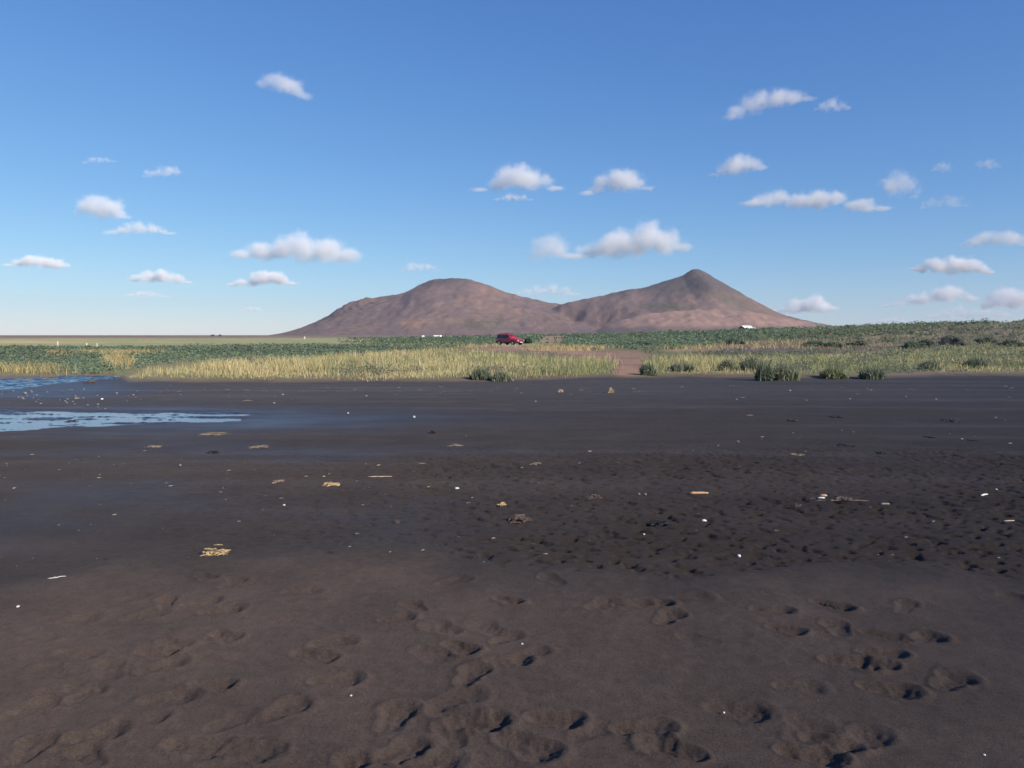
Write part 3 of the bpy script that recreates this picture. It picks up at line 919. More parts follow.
# -- lupins and low green growth
def lupin_density(X, Y):
    px, py = to_pix(X, Y)
    v = veg_in(X, Y)
    near = ramp(px, [(-900, 374), (0, 373.5), (60, 374.5), (100, 375.5), (118, 376), (135, 370), (200, 363), (300, 358.5), (400, 351.5), (470, 347.5), (500, 345.5), (538, 344.2), (548, 347.2), (600, 347.2), (640, 352), (680, 350), (740, 346.8), (830, 347), (900, 345.0), (1024, 344.6), (1900, 344.6)])
    near = near + (1.6 * fbm(X * .03, Y * .03, 97, 3) * sstep(640, 760, px))
    g = sstep(-.7, .7, near - py + 1.6 * fbm(X * .12, Y * .12, 86, 3))
    far = 1 - sstep(98, 108, np.hypot(X, Y) + 10 * fbm(X * .05, Y * .05, 87, 2)) * (1 - sstep(330, 440, px))
    g = g * v * far * (1 - .97 * bare_mask(X, Y))
    # straw openings among the lupins on the stream's far bank
    op = ell(px + 8 * fbm(X * .2, Y * .2, 88, 3), py, 118, 356, 42, 1.9) + ell(px, py, 55, 357, 8, 1.5) + ell(px, py + 2 * fbm(X * .3, Y * .3, 89, 2), 118, 366, 14, 5)
    g = g * (1 - .85 * np.clip(op, 0, 1))
    return g * (.30 + .70 * sstep(-.45, .05, fbm(X * .2, Y * .2, 90, 4)))

X, Y, D, rg = sample(52000, -46, 46, 28, 330, lupin_density, 411)
N = len(X)
Z = base_z(X, Y)
px, py = to_pix(X, Y)
ht = (.34 + .10 * sstep(40, 80, D) + .36 * sstep(80, 140, D) * sstep(330, 520, px)) * rg.uniform(.7, 1.25, N) * (.85 + .9 * fbm(X * .06, Y * .06, 92, 3))
wd = np.maximum(.32, D * .0036) * rg.uniform(.7, 1.3, N)
K = 12
off = rg.normal(size=(N, K, 3))
off /= np.linalg.norm(off, axis=2)[:, :, None]
off *= rg.uniform(.45, 1.0, (N, K))[:, :, None]
P = np.stack([X, Y, Z + ht * .5], 1)[:, None, :] + off * np.stack([wd, wd, ht * .55], 1)[:, None, :]
cl = pick(rg, N, [(.165, .225, .125), (.15, .205, .125), (.19, .235, .125), (.155, .205, .15), (.22, .23, .14)], [4, 3, 3, 3, 1])
yel = sstep(.1, .5, fbm(X * .05, Y * .05, 93, 3))[:, None] * sstep(560, 760, px)[:, None] * .6
cl = cl * (1 - yel) + np.array((.17, .175, .09)) * yel
cl = 1.2 * cl * (1 + .5 * fbm(X * .035, Y * .06, 94, 4))[:, None]
pod = (sstep(.15, .45, fbm(X * .08, Y * .08, 95, 3)) * .55)[:, None]
cl = cl * (1 - pod) + np.array((.20, .185, .13)) * pod
far_blue = 1.0
cc = np.repeat(cl, K, axis=0) * rg.uniform(.75, 1.3, N * K)[:, None]
sz = np.repeat(np.maximum(.055, D * .00125), K) * rg.uniform(.7, 1.4, N * K)
lm = leaves(P.reshape(-1, 3), sz, cc, 412, up=.8, out=off.reshape(-1, 3))
o = link('lupin_thicket', np_mesh('lupin_thicket', lm[0], lm[1], col=lm[2]), M_LEAF)
tag(o, 'dense low green lupins covering the plain behind the beach grass', 'lupins', kind='stuff')

# -- low grey-green herbs mixed into the beach grass
def herb_density(X, Y):
    px, py = to_pix(X, Y)
    far = 45 + 70 * sstep(780, 900, px)
    d = Y - edge_dist(px)
    g = sstep(.2, 2.0, d) * (1 - bare_mask(X, Y))
    return g * sstep(.05, .35, fbm(X * .28, Y * .28, 96, 3) + .22 * sstep(640, 800, px) - .1) * sstep(150, 330, px) * (d < far)
X, Y, D, rg = sample(40000, -46, 46, 28, 150, herb_density, 431)
N = len(X); K = 14
off = rg.normal(size=(N, K, 3)) * .5
hh = rg.uniform(.15, .42, N); wd = rg.uniform(.15, .4, N)
P = np.stack([X, Y, base_z(X, Y) + hh * .5], 1)[:, None, :] + off * np.stack([wd, wd, hh * .7], 1)[:, None, :]
cl = pick(rg, N, [(.19, .22, .15), (.23, .25, .17), (.15, .18, .12), (.28, .27, .18)], [3, 3, 2, 2])
cc = np.repeat(cl, K, axis=0) * rg.uniform(.7, 1.3, N * K)[:, None]
lm = leaves(P.reshape(-1, 3), np.repeat(np.maximum(.035, D * .0011), K) * rg.uniform(.7, 1.4, N * K), cc, 432, up=.7)
o = link('ground_herbs', np_mesh('ground_herbs', lm[0], lm[1], col=lm[2]), M_LEAF)
tag(o, 'low grey-green herbs growing among the beach grass', 'herbs', kind='stuff')

# -- straw openings: short dry grass among the lupins and by the track
def straw_density(X, Y):
    px, py = to_pix(X, Y)
    g = ell(px + 8 * fbm(X * .2, Y * .2, 88, 3), py, 118, 356.5, 48, 1.9) + ell(px, py, 55, 357, 9, 1.6) + .8 * ell(px, py, 118, 366, 15, 6)
    g = g + .8 * ell(px, py, 30, 374, 40, 2.2) + .5 * ell(px, py, 568, 349.8, 42, 2.4) + .35 * ell(px, py, 440, 347.5, 60, 1.6)
    g = g + .25 * ell(px, py, 790, 349.5, 150, 2.5)
    sl = sstep(780, 880, px) * sstep(342.5, 345, py) * sstep(356, 351, py)
    g = g + sl * (.25 + .9 * sstep(-.2, .3, fbm(X * .12, Y * .12, 98, 3)))
    return np.clip(g, 0, 1) * veg_in(X, Y)
X, Y, D, rg = sample(210000, -42, 42, 30, 190, straw_density, 421)
N = len(X)
h = rg.uniform(.2, .5, N); w = np.maximum(.014, D * .0006)
cc = pick(rg, N, [(.55, .42, .17), (.46, .36, .19), (.50, .42, .22), (.33, .27, .12)], [4, 3, 3, 2])
pxs, pys = to_pix(X, Y)
br = (sstep(760, 860, pxs) * rg.uniform(.4, 1.0, N))[:, None]
cc = cc * (1 - br) + pick(rg, N, [(.30, .25, .17), (.38, .30, .22), (.22, .23, .14), (.19, .20, .14)], [3, 2, 3, 3]) * br
h_s = 1 - .35 * sstep(760, 860, pxs)
gmb = blades(np.stack([X, Y, base_z(X, Y)], 1), h * h_s, w, rg.uniform(.2, .9, N), cc, 422)
o = link('dry_grass', np_mesh('dry_grass', gmb[0], gmb[1], col=gmb[2]), M_GRASS)
tag(o, 'short golden dry grass in openings among the green lupins', 'grass', kind='stuff')

# -- single bushes
def bush(x, y, w, h, label, cols, seed, spiky=.5, leaf=.05, cat='bush'):
    rg = np.random.default_rng(seed)
    z = gz(x, y)
    t = empty('bush', (x, y, z))
    tag(t, label, cat, 'bushes along the edge of the grassland')
    N = int(900 * min(2.2, max(1, w)))
    # lumps give the crown an uneven outline
    L = 12
    lc = np.stack([rg.uniform(-.46, .46, L) * w, rg.uniform(-.36, .36, L) * w, rg.uniform(.10, .62, L) * h], 1)
    lc[:, 2] *= 1 - .55 * (np.abs(lc[:, 0]) / (.46 * w)) ** 2
    lr = rg.uniform(.10, .27, L)
    which = rg.integers(0, L, N)
    dv = rg.normal(size=(N, 3)); dv /= np.linalg.norm(dv, axis=1)[:, None]
    rad = rg.uniform(.2, 1.0, N) ** .6 * (1 + .5 * (rg.random(N) < .15))
    P = lc[which] + dv * (lr[which] * rad)[:, None] * np.array([w, w, h * 1.15])
    P[:, 2] = np.clip(P[:, 2], .02, None)
    cc = pick(rg, N, cols, [1] * len(cols))
    nl = int(N * (1 - spiky))
    a = leaves(P[:nl], rg.uniform(.7, 1.4, nl) * leaf, cc[:nl], seed + 1, up=.8, out=dv[:nl])
    o = link('foliage', np_mesh('foliage', *a[:2], col=a[2]), M_LEAF, t)
    ns = N - nl
    if ns > 10:
        B = np.stack([rg.uniform(-.38, .38, ns) * w, rg.uniform(-.34, .34, ns) * w, np.zeros(ns)], 1)
        hh = h * rg.uniform(.55, 1.12, ns) * (1 - .5 * (np.hypot(B[:, 0], B[:, 1]) / (w * .5)) ** 2)
        a = blades(B, hh, np.full(ns, .022), rg.uniform(.05, .6, ns), cc[nl:], seed + 2)
        link('blades', np_mesh('blades', *a[:2], col=a[2]), M_GRASS, t)
    mb = MB()
    for k in range(7):
        q = lc[k]
        mb.tube([(q[0] * .15, q[1] * .15, -.05), (q[0] * .6, q[1] * .6, q[2] * .5), tuple(q)], [.018, .013, .006], 5)
    mb.build('stem', M_STEM, t)
    return t

DK = [(.12, .16, .10), (.15, .19, .11), (.14, .165, .13), (.19, .21, .13)]
GG = [(.22, .24, .15), (.26, .28, .18), (.18, .20, .14), (.36, .34, .20)]
YG = [(.24, .25, .11), (.32, .30, .15), (.17, .19, .09)]
def bpix(px, py, w, h, label, cols, seed, **k):
    x, y = gp(px, py, .08)
    bush(x, y, w * .68, h * .9, label, cols, seed, **k)
bpix(764, 378.5, .9, .85, 'dark upright bush casting a black shadow on the sand edge', DK, 501, spiky=.3)
bpix(786, 378, 1.5, .75, 'grey-green tussock right beside the dark bush with the black shadow', GG, 502, spiky=.7)
bpix(647, 375, .9, .55, 'low dark bush beside the mouth of the sandy track', DK, 503, spiky=.4)
bpix(480, 378.5, 1.0, .5, 'dark grey-green bush at the sand edge in front of the parked car', DK + GG[:1], 504, spiky=.4)
bpix(501, 379, .9, .42, 'smaller green bush next to the grey-green one in front of the car', GG, 505, spiky=.4)
bpix(752, 371, 1.5, .75, 'grey tufted bush rising out of the straw behind the sand edge', GG, 506, spiky=.65)
bpix(727, 371, 1.0, .6, 'grey-green bush between straw grass and the grey tufted bush', GG, 507, spiky=.6)
bpix(832, 376.5, 1.3, .5, 'olive bush at the sand edge next to the reddish bank', YG + DK[:1], 508, spiky=.5)
bpix(872, 377, 1.2, .55, 'dark bush at the sand edge beyond the olive bush', DK + GG[:1], 509, spiky=.4)
bpix(930, 371, 1.3, .6, 'dull green bush in the straw above the sand edge', GG, 510, spiky=.5)
bpix(975, 369, 1.6, .6, 'broad dark green bush in the straw by the picture edge', DK + GG[:1], 511, spiky=.4)
bpix(683, 372, 1.6, .5, 'long low grey-green bush in the yellow straw near the track', GG, 512, spiky=.6)
def bdist(px, Y, w, h, label, cols, seed, **k):
    w *= .80; h *= .82
    x = (px - 512) / F * Y
    bush(x, Y, w, h, label, cols, seed, **k)
bdist(643, 92, 4.2, 1.25, 'big dark bush at the back of the bare earth by the track', DK, 520, leaf=.14, spiky=.15)
bdist(625, 95, 2.5, .9, 'dark bush close against the big one behind the bare earth', DK, 521, leaf=.13, spiky=.15)
bdist(735, 98, 2.4, 1.2, 'dark round bush on the bare purple dune below the barn', DK, 522, leaf=.13, spiky=.15)
bdist(815, 82, 2.8, 1.2, 'dark bush on the dune with bare purple earth in front', DK, 523, leaf=.12, spiky=.15)
bdist(835, 78, 2.0, .9, 'smaller dark bush at the end of the bare purple dune', DK, 524, leaf=.12, spiky=.15)
bdist(858, 80, 2.0, 1.0, 'dark bush standing in green growth past the bare dune', DK, 525, leaf=.12, spiky=.15)
bdist(912, 74, 2.0, 1.1, 'dark bush above the bleached straw on the slope', DK, 526, leaf=.11, spiky=.15)
bdist(926, 76, 2.2, 1.15, 'twin dark bush above the bleached straw on the slope', DK, 527, leaf=.11, spiky=.15)
bdist(951, 78, 3.0, 1.5, 'tall grey-purple bush on the slope among the lupins', [(.15, .14, .14), (.13, .155, .12)], 528, leaf=.11, spiky=.3)
bdist(985, 80, 2.2, 1.2, 'green-black bush on the slope beside the tall grey-purple bush', DK, 529, leaf=.11, spiky=.15)
bdist(1010, 74, 2.4, 1.2, 'dark bush on the slope at the picture edge', DK, 530, leaf=.11, spiky=.15)
bdist(482, 112, 1.7, .85, 'small dark bush in dry grass behind the tail of the red car', DK, 531, leaf=.13, spiky=.15)
bdist(432, 108, 1.2, .8, 'tiny dark bush alone in the straw grass far from the car', DK, 532, leaf=.13, spiky=.15)
bdist(528, 126, 1.5, 1.3, 'green bush just in front of the bonnet of the red car', [(.06, .10, .045), (.08, .12, .055)], 533, leaf=.15, spiky=.15)
bdist(890, 215, 8.0, 2.1, 'rounded bush standing proud on the skyline of the lupin slope', DK, 534, leaf=.3, spiky=.1)
bdist(980, 205, 10, 2.2, 'largest dark bush clump on the skyline of the lupin slope', DK, 535, leaf=.3, spiky=.1)
bdist(915, 215, 3.0, 1.4, 'small dark bush on the skyline between the two larger ones', DK, 536, leaf=.25, spiky=.1)
bdist(1015, 205, 5.0, 1.8, 'dark skyline bush at the picture edge', DK, 537, leaf=.3, spiky=.1)
bdist(213, 900, 4.5, 3.2, 'tiny dark shrub breaking the far flat horizon', DK, 538, leaf=.5, spiky=0)
bdist(220.5, 905, 3.5, 2.6, 'second tiny shrub on the horizon close to the broad hill', DK, 539, leaf=.5, spiky=0)

# ------------------------------------------------------------------ the parked car
M_RED = plain('red_paint', (0.36, 0.022, 0.03), 0.3, var=.05, coat=.6)
M_GLASS = plain('car_glass', (0.03, 0.04, 0.05), 0.08, var=.05)
M_BLACK = plain('black_plastic', (0.02, 0.02, 0.022), 0.6, var=.2)
M_TYRE = plain('tyre_rubber', (0.022, 0.022, 0.023), 0.85, var=.2)
M_RIM = plain('alloy', (0.55, 0.55, 0.56), 0.35, metal=.8, var=.1)
M_LAMP = plain('lamp_glass', (0.75, 0.77, 0.78), 0.1, var=.05)
M_TAIL = plain('tail_lamp', (0.45, 0.015, 0.015), 0.2, var=.05)
M_PLATE = plain('number_plate', (0.75, 0.75, 0.73), 0.5, var=.05)

def loft(name, secs, mat, parent, bevel=.04):
    """secs: list of (x, [(y, z) half outline from bottom centre to top centre])"""
    mb = MB()
    k = len(secs[0][1])
    ring = 2 * k
    for x, half in secs:
        for y, z in half: mb.v.append((x, y, z))
        for y, z in reversed(half): mb.v.append((x, -y, z))
    for i in range(len(secs) - 1):
        for j in range(ring):
            j2 = (j + 1) % ring
            mb.f.append((i * ring + j, i * ring + j2, (i + 1) * ring + j2, (i + 1) * ring + j))
    mb.f.append(tuple(reversed(range(ring))))
    mb.f.append(tuple((len(secs) - 1) * ring + j for j in range(ring)))
    import bmesh
    me = mb.mesh(name)
    bm = bmesh.new(); bm.from_mesh(me)
    bmesh.ops.remove_doubles(bm, verts=bm.verts, dist=.0005)
    bmesh.ops.recalc_face_normals(bm, faces=bm.faces)
    bm.to_mesh(me); bm.free()
    o = link(name, me, mat, parent, smooth=True)
    return o

def car():
    cx, cy = (510 - 512) / F * 116, 116.0
    t = empty('car', (cx, cy, gz(cx, cy)), R(-44))
    t.scale = (.95, .95, .95)
    tag(t, 'red off-road estate car with roof rack parked at the end of the sandy track', 'car')
    # x forward; length 4.75, width 1.85
    def S(x, wb, wm, wt, zb, zm, zt):
        return (x, [(.02, zb), (wb, zb + .02), (wm, zb + .22), (wm, zm - .08), (wt, zt - .04), (wt - .12, zt), (.02, zt + .015)])
    loft('body', [S(-2.36, .74, .80, .76, .42, .98, 1.02), S(-2.28, .82, .90, .86, .34, 1.02, 1.06), S(-1.2, .84, .925, .88, .30, 1.03, 1.07),
                  S(0.3, .84, .925, .88, .30, 1.02, 1.06), S(.95, .84, .925, .86, .30, 1.00, 1.05), S(1.7, .82, .90, .80, .32, .92, .98),
                  S(2.2, .78, .85, .74, .36, .84, .88), S(2.38, .68, .74, .64, .44, .74, .76)], M_RED, t)
    def T(x, w0, w1, z0, z1):
        return (x, [(.02, z0), (w0, z0), (w0 - .02, z0 + .05), (w1, z1 - .05), (w1 - .08, z1), (.02, z1 + .02)])
    cab = loft('cabin', [T(-2.26, .80, .74, 1.05, 1.22), T(-2.10, .84, .68, 1.05, 1.66), T(-1.95, .85, .68, 1.055, 1.70), T(-.4, .85, .68, 1.055, 1.74), T(.25, .84, .66, 1.055, 1.70), T(.42, .84, .62, 1.055, 1.62), T(1.05, .80, .72, 1.04, 1.10)], M_RED, t)
    for sgn in (-1, 1):
        for x0, x1, xt0, xt1, nm in ((-1.98, -1.12, -1.93, -1.14, 'side_window'), (-1.04, -.22, -1.04, -.24, 'side_window'), (-.14, .72, -.14, .28, 'side_window')):
            mb = MB(); e = .012
            y0, y1, za, zb = .842 * sgn, .695 * sgn, 1.12, 1.60
            pts = [(x0, y0, za), (x1, y0, za), (xt1, y1, zb), (xt0, y1, zb)]
            q = [(p[0], p[1] + e * sgn, p[2]) for p in pts]; p2 = [(p[0], p[1] - .02 * sgn, p[2]) for p in pts]
            fs = [(0, 1, 2, 3), (7, 6, 5, 4), (0, 4, 5, 1), (1, 5, 6, 2), (2, 6, 7, 3), (3, 7, 4, 0)]
            mb.add(q + p2, fs); mb.build(nm, M_GLASS, t)
        for x in (-1.42, 1.42):
            wl = MB(); wl.tube([(x, .66 * sgn, .36), (x, .70 * sgn, .36), (x, .90 * sgn, .36), (x, .94 * sgn, .36)], [.30, .365, .365, .32], 28)
            wo_ = wl.build('wheel', M_TYRE, t, smooth=False)
            rm = MB(); rm.tube([(x, .90 * sgn, .36), (x, .952 * sgn, .36)], [.22, .20], 20); rm.build('rim', M_RIM, wo_)
            ar = MB()
            A = [(x + .44 * math.cos(a_), .915 * sgn, .36 + .44 * math.sin(a_)) for a_ in np.linspace(.1, math.pi - .1, 12)]
            ar.tube(A, [.035] * 12, 6); ar.build('wheel_arch', M_BLACK, t)
        hl = MB(); hl.box((2.20, .58 * sgn, .74), (.22, .28, .15), Matrix.Rotation(-.35 * sgn, 3, 'Z')); hl.build('headlight', M_LAMP, t)
        tl = MB(); tl.box((-2.33, .78 * sgn, .92), (.06, .14, .34)); tl.build('tail_light', M_TAIL, t)
        mi = MB(); mi.box((.62, 1.00 * sgn, 1.12), (.12, .20, .15)); mi.build('mirror', M_BLACK, t)
        for x in (-.36, -1.28):
            hd = MB(); hd.box((x, .93 * sgn, .93), (.18, .03, .03)); hd.build('door_handle', M_BLACK, t)
        sl = MB(); sl.box((0, .92 * sgn, .34), (2.0, .05, .10)); sl.build('sill', M_BLACK, t)
        rl = MB(); rl.tube([(-1.85, .60 * sgn, 1.70), (-1.75, .60 * sgn, 1.80), (.05, .60 * sgn, 1.82), (.15, .60 * sgn, 1.72)], [.02] * 4, 6); rl.build('roof_rail', M_BLACK, t)
    ws = MB(); e = .015
    P0 = [(1.00, -.66, 1.12 + e), (1.00, .66, 1.12 + e), (.44, .56, 1.615 + e), (.44, -.56, 1.615 + e)]
    P1 = [(p[0] - .03, p[1], p[2] - .06) for p in P0]
    ws.add(P0 + P1, [(0, 1, 2, 3), (7, 6, 5, 4), (0, 4, 5, 1), (1, 5, 6, 2), (2, 6, 7, 3), (3, 7, 4, 0)]); ws.build('windscreen', M_GLASS, t)
    rw = MB(); rw.box((-2.21, 0, 1.40), (.05, 1.2, .38), Matrix.Rotation(.3, 3, 'Y')); rw.build('rear_window', M_GLASS, t)
    for x in (-1.5, -.9, -.25):
        cb = MB(); cb.tube([(x, -.62, 1.83), (x, .62, 1.83)], [.022, .022], 6); cb.build('cross_bar', M_BLACK, t)
    g_ = MB(); g_.box((2.36, 0, .66), (.05, .72, .14)); g_.build('grille', M_BLACK, t)
    bu = MB(); bu.box((2.32, 0, .45), (.16, 1.44, .14)); bu.build('bumper', M_BLACK, t)
    pl = MB(); pl.box((2.41, 0, .46), (.02, .5, .11)); pl.build('number_plate', M_PLATE, t)
car()

# ------------------------------------------------------------------ farm buildings, bales, posts
M_SHEET = plain('white_roof_sheet', (0.86, 0.86, 0.84), 0.45, var=.05, scale=2)
M_WALL = plain('painted_wall', (0.30, 0.31, 0.32), 0.8, var=.1, scale=2)
M_DARKWALL = plain('dark_gable', (0.10, 0.11, 0.11), 0.8, var=.15, scale=2)
M_WIN = plain('dull_window', (0.05, 0.06, 0.07), 0.2, var=.1)

def barn(px, Y, zroof_px, L, Wd, wall_h, ridge_h, rz, label, gable_mat):
    x, _, ztop = at_dist(px, zroof_px, Y)
    z0 = ztop - ridge_h
    t = empty('barn', (x, Y, z0), rz)
    tag(t, label, 'barn')
    w = MB(); hx, hy = L / 2, Wd / 2
    vv = [(-hx, -hy, -2), (hx, -hy, -2), (hx, hy, -2), (-hx, hy, -2), (-hx, -hy, wall_h), (hx, -hy, wall_h), (hx, hy, wall_h), (-hx, hy, wall_h), (-hx, 0, ridge_h - .1), (hx, 0, ridge_h - .1)]
    w.add(vv, [(0, 1, 5, 4), (2, 3, 7, 6), (1, 2, 6, 9, 5), (3, 0, 4, 8, 7), (3, 2, 1, 0), (4, 5, 9, 8), (6, 7, 8, 9)])
    w.build('wall', gable_mat, t)
    r = MB(); ov = .5; sl = (ridge_h - wall_h) / hy; th = .15
    for sgn in (-1, 1):
        e = (-hx - ov, sgn * (hy + ov), wall_h - sl * ov + .05); f = (hx + ov, sgn * (hy + ov), wall_h - sl * ov + .05)
        g = (hx + ov, 0, ridge_h + .05); h_ = (-hx - ov, 0, ridge_h + .05)
        up = [(p[0], p[1], p[2] + th) for p in (e, f, g, h_)]
        r.add([e, f, g, h_] + up, [(0, 3, 2, 1), (4, 5, 6, 7), (0, 1, 5, 4), (1, 2, 6, 5), (2, 3, 7, 6), (3, 0, 4, 7)])
    r.build('roof', M_SHEET, t)
    d = MB(); d.box((-hx - .04, 0, wall_h * .42), (.1, Wd * .32, wall_h * .85)); d.build('door', M_WALL, t)
    for k in range(3):
        q = MB(); q.box((-hx * .6 + k * hx * .6, -hy - .04, wall_h * .6), (L * .09, .1, wall_h * .3)); q.build('window', M_WIN, t)
    return t
bt = barn(746, 700, 325.8, 11.5, 9, 2.4, 5.0, R(35), 'white-roofed barn with a dark gable at the foot of the peaked hill', M_DARKWALL)
# its lower wing, in line with the main roof
wing = MB()
for x0, x1, hw, zr, ze in ((5.9, 11.5, 3.6, 3.5, 2.0),):
    vv = [(x0, -hw, -2), (x1, -hw, -2), (x1, hw, -2), (x0, hw, -2), (x0, -hw, ze), (x1, -hw, ze), (x1, hw, ze), (x0, hw, ze), (x0, 0, zr), (x1, 0, zr)]
    wing.add(vv, [(1, 2, 6, 9, 5), (3, 0, 4, 8, 7), (0, 1, 5, 4), (2, 3, 7, 6), (4, 5, 9, 8), (6, 7, 8, 9)])
wing.build('wing_wall', M_DARKWALL, bt)
wr = MB()
for sgn in (-1, 1):
    e, f, g, h_ = (5.9, sgn * 3.9, 1.9), (11.9, sgn * 3.9, 1.9), (11.9, 0, 3.56), (5.9, 0, 3.56)
    up = [(p[0], p[1], p[2] + .15) for p in (e, f, g, h_)]
    wr.add([e, f, g, h_] + up, [(0, 3, 2, 1), (4, 5, 6, 7), (0, 1, 5, 4), (1, 2, 6, 5), (2, 3, 7, 6), (3, 0, 4, 7)])
wr.build('wing_roof', M_SHEET, bt)
barn(771, 720, 328.4, 5.0, 4, 1.6, 2.6, R(20), 'small white-roofed shed beside the larger barn', M_WALL)

M_BALE = plain('white_bale_wrap', (0.80, 0.80, 0.78), 0.35, var=.08, scale=6)
def bale_mesh():
    import bmesh
    mb = MB(); mb.tube([(-.6, 0, .6), (-.56, 0, .6), (.56, 0, .6), (.6, 0, .6)], [.52, .6, .6, .52], 20)
    return mb.mesh('bale')
bme = bale_mesh(); bme.materials.append(M_BALE)
BALES = [(435, 250, 'white wrapped bale at the near end of the row behind the lupins'), (437.6, 251, 'white wrapped bale in the middle of the row behind the lupins'),
         (440.4, 252, 'white wrapped bale at the far end of the row behind the lupins'), (423.3, 250, 'white wrapped bale standing apart from the row, under the broad hill'),
         (680, 300, 'white wrapped bale below the green patch of the peaked hill'), (684.5, 302, 'white wrapped bale next to the one below the green patch'),
         (691, 300, 'brighter white wrapped bale at the end of the three under the peaked hill'), (662.5, 290, 'white wrapped bale apart from the three under the peaked hill')]
def lup_top(px, Y):
    x = (px - 512) / F * Y
    return x, gz(x, Y) + (.12 if px < 500 else .5)
for i, (px, Y, lab) in enumerate(BALES):
    x, z = lup_top(px, Y)
    o = bpy.data.objects.new('wrapped_bale', bme); C.objects.link(o)
    o.location = (x, Y, z); o.rotation_euler = (0, 0, random.uniform(-.6, .6)); o.scale = (.62, .62, .62)
    tag(o, lab, 'bale', 'white wrapped bales on the plain')

M_POST = plain('cream_post', (0.78, 0.74, 0.62), 0.6, var=.1)
def post(px, Y, h, r, label):
    x = (px - 512) / F * Y
    t = empty('marker_post', (x, Y, gz(x, Y)))
    tag(t, label, 'post', 'pale marker posts in the lupins')
    mb = MB(); mb.box((0, 0, h / 2 - .2), (r * 2, r * 2, h + .4), taper=(.85, .85)); mb.build('shaft', M_POST, t)
    cp = MB(); cp.box((0, 0, h + .04), (r * 2.3, r * 2.3, .08), taper=(.3, .3)); cp.build('cap', M_POST, t)
post(58.3, 101, .62, .06, 'tallest cream marker post rising above the lupins on the plain')
post(87.3, 101, .42, .05, 'shorter cream post in the lupins beside the tallest post')
post(97.5, 103, .42, .04, 'thin cream post in the lupins, the slightest of the three')
post(305, 240, .7, .16, 'lone pale post near the foot of the broad hill')

# ------------------------------------------------------------------ things lying on the sand
def sz(x, y):
    a, b_ = np.array([x]), np.array([y])
    z = base_z(a, b_)
    dz_, _, _ = near_detail(a, b_)
    return float(z[0] + dz_[0] * (1 - puddle_mask(a, b_)[0]))

def straws(n, L, W, Hh, seed, th=.004):
    """a flattened heap of straw pieces"""
    rg = random.Random(seed); mb = MB()
    for i in range(n):
        a = rg.gauss(.15, .55); ln = L * rg.uniform(.18, .55)
        x = rg.uniform(-.5, .5) * L * .7; y = rg.gauss(0, .16) * W * 1.6
        z = abs(rg.gauss(0, .4)) * Hh * max(.15, 1 - (2 * abs(x) / L) ** 2)
        dx, dy = math.cos(a) * ln / 2, math.sin(a) * ln / 2 * (W / L) * 1.6
        bz = rg.uniform(-.1, .35) * Hh
        w = th * rg.uniform(.7, 2.0)
        mb.tube([(x - dx, y - dy, z), (x, y + rg.uniform(-1, 1) * w * 2, z + abs(bz) * .6), (x + dx, y + dy, z + bz * .4)], [w, w * 1.2, w * .7], 4)
    return mb

def stone_mesh(seed, sx=1, sy=1, szz=.6):
    rg = np.random.default_rng(seed)
    v_, f_ = ico(2)
    b_ = 1 + .25 * fbm(v_[:, 0] * 1.3 + seed, v_[:, 1] * 1.3 + v_[:, 2], seed, 2)
    return np_mesh('stone', v_ * b_[:, None] * np.array([sx, sy, szz]), f_)

def put(o, px, py, label, cat, group=None, rz=0.0, dz=0.0):
    x, y = gp(px, py)
    o.location = (x, y, sz(x, y) + dz)
    o.rotation_euler = (0, 0, rz)
    return tag(o, label, cat, group)

def size_at(py, pixels):
    return pixels * 1.6 / (py - 335.0)

def straw_clump(px, py, wpx, label, seed, mat=None, n=60, hh=.18, th=.004):
    L = size_at(py, wpx * .85)
    o = straws(n, L, L * .7, L * hh, seed, max(th, L * .008)).build('straw_clump', mat or M_STRAW)
    return put(o, px, py, label, 'straw', 'washed-up straw on the black sand', random.uniform(-.1, .2))
straw_clump(215, 556, 27, 'golden clump of straw lying on dark sand just beyond the trodden area', 601, n=80, hh=.30, th=.0028)
straw_clump(332, 485, 20, 'tan clump of straw farther out on the flat sand', 602, M_STRAW, 60, .16)
straw_clump(154, 447, 17, 'flat pale straw scrap below the puddle', 603, M_STRAW2, 30, .12)
straw_clump(214, 434, 34, 'long thin line of straw along the puddle shore', 604, M_STRAW2, 40, .06)
straw_clump(259, 447, 20, 'brownish straw scrap on the flat beyond the puddle tip', 605, M_STRAW2, 45, .15)
straw_clump(279, 482, 14, 'small pale straw scrap beside the tan clump', 606, M_STRAW2, 25, .12)
straw_clump(502, 505, 12, 'small yellowish straw leaf bundle in the pocked sand', 607, M_STRAW, 24, .2)
straw_clump(611, 393, 8, 'pale tuft of dry grass on the sand near the track mouth', 608, M_STRAW, 40, .8)
straw_clump(560.5, 392, 7, 'pale grass tuft at the end of the line on the upper beach', 609, M_STRAW, 30, .6)
straw_clump(797, 506, 11, 'dark brown wisp of straw at the end of the debris pile', 610, M_BROWNWEED, 30, .3)
straw_clump(247, 401, 12, 'pale straw strand on the far side of the puddle', 611, M_STRAW2, 20, .15)
straw_clump(420, 464, 15, 'thin straw strand in the middle of the beach', 612, M_STRAW2, 22, .1)
straw_clump(455, 446, 18, 'thin scattered straw strand near the damp sand', 613, M_STRAW2, 22, .08)
straw_clump(535, 465, 14, 'faint straw strand on the pocked flat', 614, M_STRAW2, 20, .1)
straw_clump(797, 455, 17, 'faint grey straw strand on the far flat below the barn', 615, M_STRAW2, 22, .08)

